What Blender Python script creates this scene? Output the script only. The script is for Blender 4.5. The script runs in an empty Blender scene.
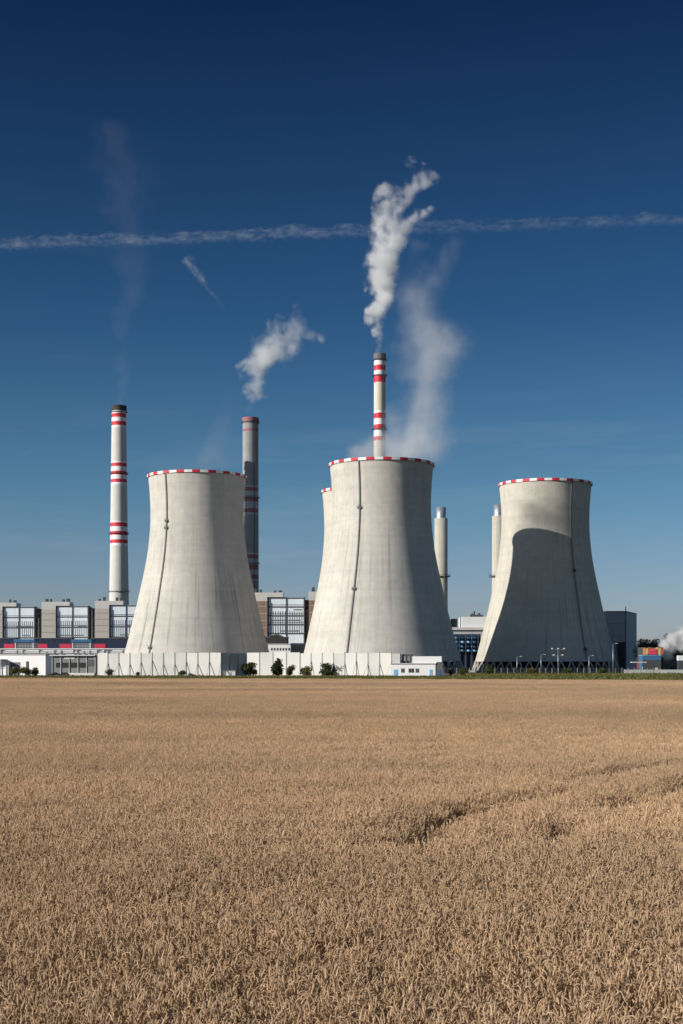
import bpy, math, random
from mathutils import Vector, Matrix
R = random.Random(7)
PI = math.pi
S = bpy.context.scene
COL = S.collection
F = 1422.2            # focal length in pixels of the 683x1024 frame
CX, HY = 341.5, 665.0 # principal column, horizon row
CAMZ = 4.45

def PX(px, D): return (px - CX) / F * D
def PZ(py, D): return CAMZ + (HY - py) / F * D

# ------------------------------------------------------------------ helpers
class MB:
    def __init__(s): s.v = []; s.f = []; s.m = []
    def add(s, vs, fs, mi=0):
        o = len(s.v); s.v += [tuple(v) for v in vs]
        for f in fs: s.f.append(tuple(i + o for i in f)); s.m.append(mi)
        return s
    def box(s, x0, x1, y0, y1, z0, z1, mi=0):
        v = [(x0,y0,z0),(x1,y0,z0),(x1,y1,z0),(x0,y1,z0),(x0,y0,z1),(x1,y0,z1),(x1,y1,z1),(x0,y1,z1)]
        return s.add(v, [(0,3,2,1),(4,5,6,7),(0,1,5,4),(1,2,6,5),(2,3,7,6),(3,0,4,7)], mi)
    def bar(s, a, b, w, d=None, mi=0):
        a = Vector(a); b = Vector(b); d = d or w
        t = (b - a).normalized()
        u = t.cross(Vector((0,1,0)))
        if u.length < .05: u = t.cross(Vector((1,0,0)))
        u.normalize(); n = t.cross(u).normalized()
        vs = []
        for p in (a, b):
            for i, j in ((-1,-1),(1,-1),(1,1),(-1,1)): vs.append(p + u*(i*w/2) + n*(j*d/2))
        return s.add(vs, [(0,3,2,1),(4,5,6,7),(0,1,5,4),(1,2,6,5),(2,3,7,6),(3,0,4,7)], mi)
    def rod(s, a, b, r0, r1=None, n=10, mi=0, cap=True):
        a = Vector(a); b = Vector(b); r1 = r0 if r1 is None else r1
        t = (b - a).normalized(); u = t.orthogonal().normalized(); w = t.cross(u)
        vs = []
        for p, r in ((a, r0), (b, r1)):
            for k in range(n):
                q = 2*PI*k/n; vs.append(p + u*(r*math.cos(q)) + w*(r*math.sin(q)))
        fs = [(k, (k+1)%n, n+(k+1)%n, n+k) for k in range(n)]
        if cap: fs += [tuple(range(n-1,-1,-1)), tuple(range(n, 2*n))]
        return s.add(vs, fs, mi)
    def lathe(s, prof, n=48, mis=None, cx=0, cy=0, closed=False):
        o = len(s.v)
        for r, z in prof:
            for k in range(n):
                q = 2*PI*k/n; s.v.append((cx + r*math.cos(q), cy + r*math.sin(q), z))
        L = len(prof)
        for i in range(L if closed else L-1):
            j = (i+1) % L
            for k in range(n):
                k2 = (k+1) % n
                s.f.append((o+i*n+k, o+i*n+k2, o+j*n+k2, o+j*n+k))
                s.m.append(mis(i, k) if mis else 0)
        return s
    def build(s, name, mats, parent=None, smooth=False, loc=None):
        me = bpy.data.meshes.new(name); me.from_pydata(s.v, [], s.f)
        mats = mats if isinstance(mats, (list, tuple)) else [mats]
        for m in mats: me.materials.append(m)
        me.polygons.foreach_set('material_index', s.m)
        if smooth: me.polygons.foreach_set('use_smooth', [True]*len(s.f))
        me.update()
        o = bpy.data.objects.new(name, me); COL.objects.link(o)
        if parent is not None: o.parent = parent
        if loc is not None: o.location = loc
        return o

def tag(o, label=None, cat=None, group=None, kind=None):
    if label: o['label'] = label
    if cat: o['category'] = cat
    if group: o['group'] = group
    if kind: o['kind'] = kind
    return o
def thing(name, label, cat, loc=(0,0,0), group=None, rz=0):
    o = bpy.data.objects.new(name, None); COL.objects.link(o)
    o.location = loc; o.rotation_euler = (0,0,rz); o.empty_display_size = 2
    return tag(o, label, cat, group)
def dup(root, loc, label, group=None, rz=0, scale=1):
    def cp(o, parent):
        c = o.copy(); COL.objects.link(c)
        if parent: c.parent = parent
        for ch in o.children: cp(ch, c)
        return c
    r = cp(root, None); r.location = loc; r.rotation_euler = (0,0,rz); r.scale = (scale,)*3 if not isinstance(scale, tuple) else scale
    r['label'] = label
    if group: r['group'] = group
    return r

# ---------------------------------------------------------------- materials
def new_mat(name):
    m = bpy.data.materials.new(name); m.use_nodes = True
    nt = m.node_tree; nt.nodes.clear()
    return m, nt
class NT:
    """tiny node builder"""
    def __init__(s, nt): s.nt = nt
    def n(s, typ, **kw):
        nd = s.nt.nodes.new(typ)
        for k, v in kw.items():
            if k == 'ins':
                for a, b in v.items():
                    if hasattr(b, 'is_output') or isinstance(b, bpy.types.NodeSocket): s.nt.links.new(b, nd.inputs[a])
                    else: nd.inputs[a].default_value = b
            else: setattr(nd, k, v)
        return nd
    def math(s, op, a, b=None, c=None, clamp=False):
        nd = s.n('ShaderNodeMath', operation=op, use_clamp=clamp)
        for i, x in enumerate((a, b, c)):
            if x is None: continue
            if isinstance(x, bpy.types.NodeSocket): s.nt.links.new(x, nd.inputs[i])
            else: nd.inputs[i].default_value = x
        return nd.outputs[0]
    def ramp(s, fac, stops, interp='LINEAR'):
        nd = s.n('ShaderNodeValToRGB'); cr = nd.color_ramp; cr.interpolation = interp
        while len(cr.elements) > 1: cr.elements.remove(cr.elements[-1])
        for i, (p, c) in enumerate(stops):
            e = cr.elements[0] if i == 0 else cr.elements.new(p)
            e.position = p; e.color = (*c, 1) if len(c) == 3 else c
        s.nt.links.new(fac, nd.inputs[0]); return nd.outputs[0]
    def mix(s, fac, a, b, mode='MIX'):
        nd = s.n('ShaderNodeMix', data_type='RGBA', blend_type=mode)
        for i, x in ((0, fac), (6, a), (7, b)):
            if isinstance(x, bpy.types.NodeSocket): s.nt.links.new(x, nd.inputs[i])
            else: nd.inputs[i].default_value = x if i == 0 else (*x, 1)
        return nd.outputs[2]
def g(c): return (c, c, c)
def rough_mat(name, base, var=.15, scale=.3, rough=.8, metal=0, streak=0, bump=0, spec=.3):
    """a coat of one colour with blotches, vertical run marks and a little dirt"""
    m, nt = new_mat(name); b = NT(nt)
    tc = b.n('ShaderNodeTexCoord')
    n1 = b.n('ShaderNodeTexNoise', ins={'Vector': tc.outputs['Object'], 'Scale': scale, 'Detail': 5, 'Roughness': .6})
    mp = b.n('ShaderNodeMapping', ins={'Vector': tc.outputs['Object'], 'Scale': (1, 1, .07)})
    n2 = b.n('ShaderNodeTexNoise', ins={'Vector': mp.outputs[0], 'Scale': scale*3, 'Detail': 4})
    f = b.math('MULTIPLY_ADD', b.math('SUBTRACT', n1.outputs[0], .5), 2*var, 1.0)
    f2 = b.math('MULTIPLY_ADD', b.math('SUBTRACT', n2.outputs[0], .5), 2*streak, f)
    vm = b.n('ShaderNodeVectorMath', operation='SCALE'); vm.inputs[0].default_value = base
    nt.links.new(f2, vm.inputs['Scale'])
    p = b.n('ShaderNodeBsdfPrincipled', ins={'Base Color': vm.outputs[0], 'Roughness': rough, 'Metallic': metal, 'Specular IOR Level': spec})
    if bump:
        bn = b.n('ShaderNodeBump', ins={'Strength': bump, 'Distance': .2, 'Height': n1.outputs[0]})
        nt.links.new(bn.outputs[0], p.inputs['Normal'])
    o = b.n('ShaderNodeOutputMaterial', ins={'Surface': p.outputs[0]})
    return m

def shell_mat(name, tint, seed):
    """cooling tower concrete: climbing-form lifts, run-off streaks, soot and lime patches"""
    m, nt = new_mat(name); b = NT(nt)
    tc = b.n('ShaderNodeTexCoord')
    sp = b.n('ShaderNodeSeparateXYZ', ins={0: tc.outputs['Object']})
    x, y, z = sp.outputs
    ang = b.math('MULTIPLY', b.math('ARCTAN2', y, b.math('ADD', x, 1e-4)), 32.0)
    cv = b.n('ShaderNodeCombineXYZ', ins={0: ang, 1: z, 2: seed})
    br = b.n('ShaderNodeTexBrick', offset=.5, ins={'Vector': cv.outputs[0], 'Scale': 1.0, 'Mortar Size': .05, 'Mortar Smooth': .5,
             'Brick Width': 3.4, 'Row Height': 1.7, 'Color1': (.985,.985,.985,1), 'Color2': (1.012,1.012,1.012,1), 'Mortar': (.92,.92,.92,1)})
    big = b.n('ShaderNodeTexNoise', ins={'Vector': cv.outputs[0], 'Scale': .035, 'Detail': 6, 'Roughness': .62})
    med = b.n('ShaderNodeTexNoise', ins={'Vector': cv.outputs[0], 'Scale': .22, 'Detail': 6, 'Roughness': .7})
    mp = b.n('ShaderNodeMapping', ins={'Vector': cv.outputs[0], 'Scale': (1, .035, 1)})
    st = b.n('ShaderNodeTexNoise', ins={'Vector': mp.outputs[0], 'Scale': .30, 'Detail': 5, 'Roughness': .65})
    st2 = b.n('ShaderNodeTexNoise', ins={'Vector': mp.outputs[0], 'Scale': .9, 'Detail': 3, 'Roughness': .6})
    mp3 = b.n('ShaderNodeMapping', ins={'Vector': cv.outputs[0], 'Scale': (.02, 1, 1)})
    hb = b.n('ShaderNodeTexNoise', ins={'Vector': mp3.outputs[0], 'Scale': .35, 'Detail': 4, 'Roughness': .6})
    def c(sock, amt): return b.math('MULTIPLY', b.math('SUBTRACT', sock, .5), amt)
    f = b.math('ADD', 1.0, c(big.outputs[0], .55))
    f = b.math('ADD', f, c(med.outputs[0], .36))
    f = b.math('ADD', f, c(st.outputs[0], .42))
    f = b.math('ADD', f, c(st2.outputs[0], .18))
    f = b.math('ADD', f, c(hb.outputs[0], .26))
    # dark run-off where the streak noise peaks
    low = b.math('SUBTRACT', 1.25, b.math('DIVIDE', z, 110.0), clamp=True)
    run = b.math('MULTIPLY', b.math('MULTIPLY', b.math('SUBTRACT', st.outputs[0], .55, clamp=True), 3.2), low)
    f = b.math('SUBTRACT', f, run)
    col = b.mix(med.outputs[0], tuple(t*.97 for t in tint), (tint[0]*1.03, tint[1]*1.0, tint[2]*.95))
    col = b.mix(1.0, col, br.outputs[0], 'MULTIPLY')
    vm = b.n('ShaderNodeVectorMath', operation='SCALE'); nt.links.new(col, vm.inputs[0]); nt.links.new(f, vm.inputs['Scale'])
    hsum = b.math('ADD', b.math('MULTIPLY', br.outputs['Fac'], -.15), med.outputs[0])
    bn = b.n('ShaderNodeBump', ins={'Strength': .3, 'Distance': .2, 'Height': hsum})
    p = b.n('ShaderNodeBsdfPrincipled', ins={'Base Color': vm.outputs[0], 'Roughness': .92, 'Specular IOR Level': .15, 'Normal': bn.outputs[0]})
    b.n('ShaderNodeOutputMaterial', ins={'Surface': p.outputs[0]})
    return m

M = {}
M['shell_a'] = shell_mat('shell_concrete_grey', (.445,.432,.40), 3.1)
M['shell_b'] = shell_mat('shell_concrete_pale', (.455,.442,.41), 17.7)
M['shell_c'] = shell_mat('shell_concrete_buff', (.45,.433,.385), 41.3)
M['shell_d'] = shell_mat('shell_concrete_cream', (.45,.43,.38), 61.9)
M['inner'] = rough_mat('dark_inner_concrete', g(.12), .2, .1)  # darker than the outer shell
M['legconc'] = rough_mat('leg_concrete', (.34,.32,.29), .2, .5)
M['basin'] = rough_mat('basin_concrete', (.2,.2,.185), .25, .3)
M['fill'] = rough_mat('fill_shade_dark', g(.035), .3, .5)  # near black: shade behind the tower legs put into the colour
M['red'] = rough_mat('red_paint', (.50,.025,.045), .18, .4, .6)
M['white'] = rough_mat('white_paint', g(.70), .08, .3, .6, streak=.05)
M['chim'] = rough_mat('chimney_concrete', (.50,.495,.47), .1, .12, .85, streak=.14)
M['chim_shaded'] = rough_mat('chimney_shaded', (.25,.26,.27), .25, .1, .85, streak=.3)  # concrete greyed: the shade on the second chimney is put into the colour
M['chim_cream'] = rough_mat('chimney_cream', (.52,.485,.41), .12, .15, .85, streak=.1)
M['pinkred'] = rough_mat('shaded_red_paint', (.28,.11,.13), .2, .2, .7)  # red dulled by painting in the same chimney's shade
M['greywhite'] = rough_mat('shaded_white_paint', (.36,.37,.39), .15, .2, .7)  # white bands greyed to carry shade and haze in the colour
M['soot'] = rough_mat('soot_black', g(.035), .3, .5)
M['cap_grey'] = rough_mat('cap_grey', (.13,.125,.14), .2, .5)
M['steel'] = rough_mat('galvanised_steel', (.42,.44,.46), .15, .5, .45, .7)
M['steel_dark'] = rough_mat('dark_steel', (.06,.065,.075), .2, .5, .6)
M['stackconc'] = rough_mat('stack_concrete', (.40,.38,.32), .16, .15, .9, streak=.22)
M['wallpanel'] = rough_mat('pale_wall_panel', (.52,.508,.48), .16, .12, .75, streak=.07)
M['wallpanel2'] = rough_mat('dull_wall_panel', (.45,.445,.425), .18, .15, .75, streak=.08)
M['beige'] = rough_mat('beige_cladding', (.42,.39,.35), .1, .1, .8, streak=.14)
M['brown'] = rough_mat('rusty_brown_cladding', (.25,.17,.13), .25, .12, .85, streak=.3)
M['bluewhite'] = rough_mat('blue_white_cladding', (.66,.73,.78), .1, .1, .5, streak=.12)
M['navy'] = rough_mat('navy_cladding', (.018,.03,.06), .2, .15, .6)
M['blue'] = rough_mat('blue_sheet', (.05,.135,.26), .15, .3, .5)
M['skyblue'] = rough_mat('light_blue_paint', (.16,.38,.60), .15, .3, .5)
M['crimson'] = rough_mat('crimson_sheet', (.60,.045,.09), .12, .3, .5)
M['greyclad'] = rough_mat('grey_cladding', (.40,.41,.42), .1, .1, .7, streak=.1)
M['midgrey'] = rough_mat('mid_grey_sheet', (.135,.14,.145), .12, .2, .7, streak=.1)
M['darkgrey'] = rough_mat('dark_grey_sheet', (.06,.062,.066), .15, .2, .7)
M['black'] = rough_mat('opening_shade', g(.012), .2, .5)  # black for the shade inside the shed opening
M['orange'] = rough_mat('orange_panel', (.62,.30,.08), .2, .5, .5)
M['rust'] = rough_mat('rust_red_panel', (.40,.12,.05), .2, .5, .6)
M['yellow'] = rough_mat('yellow_panel', (.60,.40,.15), .2, .5, .6)
M['glass'] = rough_mat('dark_window_glass', (.03,.035,.045), .2, .3, .12, 0, spec=.6)
M['rubber'] = rough_mat('tyre_rubber', g(.02), .2, 3)
M['carpaint'] = rough_mat('car_paint_dark', (.05,.035,.03), .1, .5, .3, .3, spec=.5)
M['carblue'] = rough_mat('car_paint_blue', (.10,.30,.50), .1, .5, .3, .2, spec=.5)
M['ladder'] = rough_mat('ladder_steel', (.24,.235,.225), .2, .5, .7)
M['bark'] = rough_mat('bark', (.07,.05,.035), .3, 2)
M['asphalt'] = rough_mat('asphalt', (.13,.125,.12), .15, .2, .9)

def leaf_mat(name, c1, c2, trans=.25):
    m, nt = new_mat(name); b = NT(nt)
    gi = b.n('ShaderNodeNewGeometry'); oi = b.n('ShaderNodeObjectInfo')
    col = b.mix(gi.outputs['Random Per Island'], c1, c2)
    d = b.n('ShaderNodeBsdfDiffuse', ins={'Color': col}); t = b.n('ShaderNodeBsdfTranslucent', ins={'Color': col})
    mx = b.n('ShaderNodeMixShader', ins={0: trans, 1: d.outputs[0], 2: t.outputs[0]})
    b.n('ShaderNodeOutputMaterial', ins={'Surface': mx.outputs[0]})
    return m
M['leaf_olive'] = leaf_mat('olive_leaves', (.08,.085,.028), (.18,.165,.06))
M['leaf_dark'] = leaf_mat('dark_leaves', (.045,.055,.025), (.11,.12,.05))
M['leaf_green'] = leaf_mat('green_leaves', (.045,.07,.025), (.12,.14,.055))
M['leaf_far'] = leaf_mat('far_tree_leaves', (.06,.09,.05), (.11,.15,.075), .4)
M['grass'] = leaf_mat('dry_green_grass', (.10,.105,.032), (.19,.18,.07), .4)

def wheat_mat(name, c1, c2, c3, trans):
    m, nt = new_mat(name); b = NT(nt)
    oi = b.n('ShaderNodeObjectInfo'); gi = b.n('ShaderNodeNewGeometry')
    wm = b.n('ShaderNodeMapping', ins={'Vector': gi.outputs['Position'], 'Scale': (.45, 1, 1)})
    n = b.n('ShaderNodeTexNoise', ins={'Vector': wm.outputs[0], 'Scale': .07, 'Detail': 5, 'Roughness': .65})
    col = b.mix(gi.outputs['Random Per Island'], c1, c2)
    col = b.mix(b.ramp(n.outputs[0], [(.36, (0,0,0)), (.66, (1,1,1))]), col, c3)
    nb = b.n('ShaderNodeTexNoise', ins={'Vector': wm.outputs[0], 'Scale': .022, 'Detail': 4, 'Roughness': .6})
    k = b.math('MULTIPLY', b.math('MULTIPLY_ADD', oi.outputs['Random'], .22, .89), b.math('MULTIPLY_ADD', nb.outputs[0], 1.3, .35))
    vm = b.n('ShaderNodeVectorMath', operation='SCALE'); nt.links.new(col, vm.inputs[0]); nt.links.new(k, vm.inputs['Scale'])
    d = b.n('ShaderNodeBsdfDiffuse', ins={'Color': vm.outputs[0]}); t = b.n('ShaderNodeBsdfTranslucent', ins={'Color': vm.outputs[0]})
    mx = b.n('ShaderNodeMixShader', ins={0: trans, 1: d.outputs[0], 2: t.outputs[0]})
    b.n('ShaderNodeOutputMaterial', ins={'Surface': mx.outputs[0]})
    return m
M['ear'] = wheat_mat('wheat_ear', (.49,.328,.190), (.85,.650,.447), (.655,.472,.300), .42)
M['straw'] = wheat_mat('wheat_straw', (.385,.232,.11), (.68,.487,.30), (.505,.337,.188), .42)

# ground materials
def ground_mat():
    m, nt = new_mat('plant_ground'); b = NT(nt)
    gi = b.n('ShaderNodeNewGeometry')
    n = b.n('ShaderNodeTexNoise', ins={'Vector': gi.outputs['Position'], 'Scale': .02, 'Detail': 8, 'Roughness': .7})
    n2 = b.n('ShaderNodeTexNoise', ins={'Vector': gi.outputs['Position'], 'Scale': .6, 'Detail': 6, 'Roughness': .7})
    col = b.ramp(n.outputs[0], [(.3, (.085,.088,.03)), (.5, (.12,.11,.045)), (.7, (.15,.125,.065))])
    col = b.mix(.35, col, b.ramp(n2.outputs[0], [(.3, (.05,.055,.02)), (.7, (.19,.16,.08))]))
    p = b.n('ShaderNodeBsdfDiffuse', ins={'Color': col})
    b.n('ShaderNodeOutputMaterial', ins={'Surface': p.outputs[0]}); return m
M['ground'] = ground_mat()
M['soil'] = rough_mat('field_soil', (.16,.09,.045), .3, .8, .95)

# ------------------------------------------------------------ ground sheets
def sheet(name, pts, z, mat):
    o = MB().add([(x, y, z) for x, y in pts], [tuple(range(len(pts)))]).build(name, mat)
    return tag(o, kind='structure')
sheet('ground', [(-60000,-400),(60000,-400),(60000,60000),(-60000,60000)], 0, M['ground'])
def edge_y(x): return 344 - .355*x           # far edge of the wheat
sheet('field', [(-400,-60),(400,-60),(400,edge_y(400)),(-400,edge_y(-400))], .004, M['soil'])
sheet('road', [(60,600),(600,760),(600,768),(60,608)], .008, M['asphalt'])
sheet('yard', [(-420,560),(60,560),(60,1500),(-620,1500)], .004, M['asphalt'])

# ------------------------------------------------------------------- wheat
def stalk(mb, x, y, h, rnd, detail, wid=1.0):
    lean = rnd.uniform(0, .10); la = rnd.uniform(0, 2*PI)
    ux, uy = math.cos(la), math.sin(la)
    def pt(t): return Vector((x + ux*lean*h*t*t, y + uy*lean*h*t*t, h*t))
    # stem: flat ribbon turned a random way
    a = rnd.uniform(0, PI); s = Vector((math.cos(a), math.sin(a), 0)) * ((.0028 if detail else .0022)*wid)
    z0 = .25
    ts = [z0, .65, 1.0] if detail else [.45, 1.0]
    vs = []
    for t in ts: p = pt(t); vs += [p - s, p + s]
    mb.add(vs, [(2*i, 2*i+1, 2*i+3, 2*i+2) for i in range(len(ts)-1)], 1)
    # ear, nodding over
    top = pt(1.0); L = rnd.uniform(.09, .145); nod = rnd.choice((.25, .5, 1.0, 1.6, 2.2, 2.6)) * rnd.uniform(.7, 1.2)
    na = la + rnd.uniform(-.5, .5); nd = Vector((math.cos(na), math.sin(na), 0)); sd = Vector((-nd.y, nd.x, 0))
    p = top.copy(); ang = lean*1.5; K = 6 if detail else 3
    # neck
    rings = []; N = 5 if detail else 3
    nk = rnd.uniform(.03, .10)
    q = p.copy()
    for i in range(2):
        ang += nod/ (K+3); q2 = q + (nd*math.sin(ang) + Vector((0,0,1))*math.cos(ang))*nk/2
        mb.add([q - s, q + s, q2 + s, q2 - s], [(0,1,2,3)], 1); q = q2
    p = q
    for i in range(K+1):
        t = i / K
        w = (.0086 if detail else .0095) * wid * (1 - .55*t*t) * (1 if i else .5) * (.12 if i == K else 1)
        if detail: w *= (1.18 if i % 2 else .9)
        d = nd*math.sin(ang) + Vector((0,0,1))*math.cos(ang)
        nn = d.cross(sd)
        rings.append([p + sd*(w*math.cos(2*PI*k/N)) + nn*(w*.8*math.sin(2*PI*k/N)) for k in range(N)])
        p = p + d*(L/K); ang += nod/(K+3)
    vs = [v for r in rings for v in r]; fs = []
    for i in range(K):
        for k in range(N): fs.append((i*N+k, i*N+(k+1)%N, (i+1)*N+(k+1)%N, (i+1)*N+k))
    mb.add(vs, fs, 0)
    if detail:
        for q in range(rnd.choice((1, 2, 2, 3))):     # dry hanging leaf
            t = rnd.uniform(.5, .97); b0 = pt(t); aa = rnd.uniform(0, 2*PI); dd = Vector((math.cos(aa), math.sin(aa), 0)); ss = Vector((-dd.y, dd.x, 0))*.0045
            l = rnd.uniform(.07, .17); up = rnd.uniform(-.2, 1.6)
            p1 = b0 + dd*l*.5 + Vector((0,0,l*.45*up)); p2 = b0 + dd*l*.85 - Vector((0,0,l*.3))
            mb.add([b0-ss*.6, b0+ss*.6, p1+ss, p1-ss, p2+ss*.2, p2-ss*.2], [(0,1,2,3),(3,2,4,5)], 1)

wcol = bpy.data.collections.new('wheat_clumps')
def clump(i, size, n, detail, wid):
    rnd = random.Random(100+i); mb = MB()
    for k in range(n):
        h = .80 + rnd.gauss(0, .085)
        stalk(mb, rnd.uniform(-.5,.5)*size*1.1, rnd.uniform(-.5,.5)*size*1.1, h, rnd, detail, wid)
    me = bpy.data.meshes.new('wheat_clump'); me.from_pydata(mb.v, [], mb.f)
    me.materials.append(M['ear']); me.materials.append(M['straw'])
    me.polygons.foreach_set('material_index', mb.m); me.polygons.foreach_set('use_smooth', [True]*len(mb.f)); me.update()
    o = bpy.data.objects.new('wheat_%02d' % i, me); wcol.objects.link(o)
for i in range(14): clump(i, .36, 38, True, 1.05)         # 00-07 near
for i in range(14, 18): clump(i, 1.0, 300, False, 1.25)   # 08-11 middle
for i in range(18, 21): clump(i, 2.0, 620, False, 2.0)   # 12-14 far

def proj(px, py):      # a pixel of the ear-top plane -> field point
    D = (CAMZ - .88)*F/(py - HY); return (PX(px, D), D)
TRACKS = [[(409,843),(429,825),(455,814),(476,809)], [(476,809),(526,802),(562,795)], [(557,783),(593,778),(640,770),(690,764),(760,757)],
          [(612,808),(640,799),(664,795),(690,783),(760,770)], [(548,842),(562,828)], [(488,838),(498,822)], [(270,824),(300,822),(332,823)], [(330,834),(400,830),(410,840)]]
TW = [.72, .38, .22, .48, .36, .20, .16, .16]
def seg_d(p, a, b):
    ax, ay = a; bx, by = b; dx, dy = bx-ax, by-ay
    t = max(0, min(1, ((p[0]-ax)*dx + (p[1]-ay)*dy)/(dx*dx+dy*dy)))
    return math.hypot(p[0]-ax-t*dx, p[1]-ay-t*dy)
TR = [[proj(*q) for q in tr] for tr in TRACKS]
from mathutils import noise as mnoise
pts = []; rots = []; scls = []; idx = []
def put(x, y, lo, hi, hmul=1):
    n = mnoise.noise(Vector((x*.06, y*.06, 3.3))); n2 = mnoise.noise(Vector((x*.45, y*.45, 9.1)))
    pts.append((x, y, 0)); rots.append((R.gauss(0,.03), R.gauss(0,.03), R.uniform(0, 2*PI)))
    n3 = mnoise.noise(Vector((x*.16, y*.22, 5.7)))
    s = (1 + .05*n + .085*n2 + .06*n3 + R.gauss(0,.025))*hmul
    scls.append((1, 1, s)); idx.append(R.randint(lo, hi))
NEAR, MID = 62.0, 190.0
y = 8.0
while y < NEAR:
    w = .27*y + 4; x = -w
    while x < w:
        xx, yy = x + R.uniform(-.1,.1), y + R.uniform(-.1,.1)
        hm = 1.0; keep = True
        if yy > 20:
            for tr, tw in zip(TR, TW):
                for a, b in zip(tr, tr[1:]):
                    d = seg_d((xx, yy), a, b)
                    if d < tw*(.7 + .9*mnoise.noise(Vector((xx*.8, yy*.8, 0)))): hm = .54; keep = R.random() < .55
                    elif d < tw+.35: hm = min(hm, .9)
        if keep: put(xx, yy, 0, 13, hm)
        x += .30
    y += .30
while y < MID:
    w = .27*y + 5; x = -w
    while x < w:
        put(x + R.uniform(-.25,.25), y + R.uniform(-.25,.25), 14, 17); x += .85
    y += .85
while y < 480:
    w = .27*y + 6; x = -w
    while x < w:
        if y < edge_y(x): put(x + R.uniform(-.4,.4), y + R.uniform(-.4,.4), 18, 20)
        x += 1.7
    y += 1.7
me = bpy.data.meshes.new('wheat'); me.from_pydata(pts, [], [])
def attr(name, typ, key, data):
    a = me.attributes.new(name, typ, 'POINT'); a.data.foreach_set(key, data)
attr('w_rot', 'FLOAT_VECTOR', 'vector', [c for r in rots for c in r])
attr('w_scl', 'FLOAT_VECTOR', 'vector', [c for r in scls for c in r])
attr('w_idx', 'INT', 'value', idx)
wheat = bpy.data.objects.new('wheat', me); COL.objects.link(wheat)
tag(wheat, 'ripe tan wheat filling the whole foreground up to the plant fence', 'wheat', kind='stuff')
ng = bpy.data.node_groups.new('wheat_scatter', 'GeometryNodeTree')
ng.interface.new_socket('Geometry', in_out='INPUT', socket_type='NodeSocketGeometry')
ng.interface.new_socket('Geometry', in_out='OUTPUT', socket_type='NodeSocketGeometry')
def gn(t, **kw):
    n = ng.nodes.new(t)
    for k, v in kw.items(): setattr(n, k, v)
    return n
gi_ = gn('NodeGroupInput'); go_ = gn('NodeGroupOutput'); m2p = gn('GeometryNodeMeshToPoints')
iop = gn('GeometryNodeInstanceOnPoints'); ci = gn('GeometryNodeCollectionInfo')
ci.inputs['Collection'].default_value = wcol; ci.inputs['Separate Children'].default_value = True; ci.inputs['Reset Children'].default_value = True
na = {}
for nm, dt in (('w_rot','FLOAT_VECTOR'),('w_scl','FLOAT_VECTOR'),('w_idx','INT')):
    n = gn('GeometryNodeInputNamedAttribute', data_type=dt); n.inputs['Name'].default_value = nm; na[nm] = n.outputs['Attribute']
L = ng.links.new
e2r = gn('FunctionNodeEulerToRotation')
L(gi_.outputs[0], m2p.inputs['Mesh']); L(m2p.outputs[0], iop.inputs['Points']); L(ci.outputs[0], iop.inputs['Instance'])
iop.inputs['Pick Instance'].default_value = True
L(na['w_idx'], iop.inputs['Instance Index']); L(na['w_rot'], e2r.inputs[0]); L(e2r.outputs[0], iop.inputs['Rotation']); L(na['w_scl'], iop.inputs['Scale'])
L(iop.outputs[0], go_.inputs[0])
wheat.modifiers.new('scatter', 'NODES').node_group = ng

# ---------------------------------------------------------- cooling towers
PROF = [(43.4,6.5),(42.5,9.5),(41.5,13.2),(39.6,20.3),(37.9,27.3),(36.5,32.8),(34.7,40.3),(33.0,48),(30.9,57.5),(29.1,67.1),(28.0,75.3),(27.3,83),(27.05,90),(27.1,96),(27.35,102),(27.8,108),(28.3,112.8),(28.45,114.2)]
def resample(prof, n):
    out = []
    P = [Vector((r, z)) for r, z in prof]
    for i in range(len(P)-1):
        p0 = P[max(i-1,0)]; p1 = P[i]; p2 = P[i+1]; p3 = P[min(i+2,len(P)-1)]
        for k in range(n):
            t = k/n
            q = .5*((2*p1) + (p2-p0)*t + (2*p0-5*p1+4*p2-p3)*t*t + (3*p1-p0-3*p2+p3)*t**3)
            out.append((q.x, q.y))
    out.append(prof[-1]); return out
def prof_r(prof, z):
    for (r0,z0),(r1,z1) in zip(prof, prof[1:]):
        if z0 <= z <= z1: return r0 + (r1-r0)*(z-z0)/(z1-z0)
    return prof[-1][0]
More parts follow.
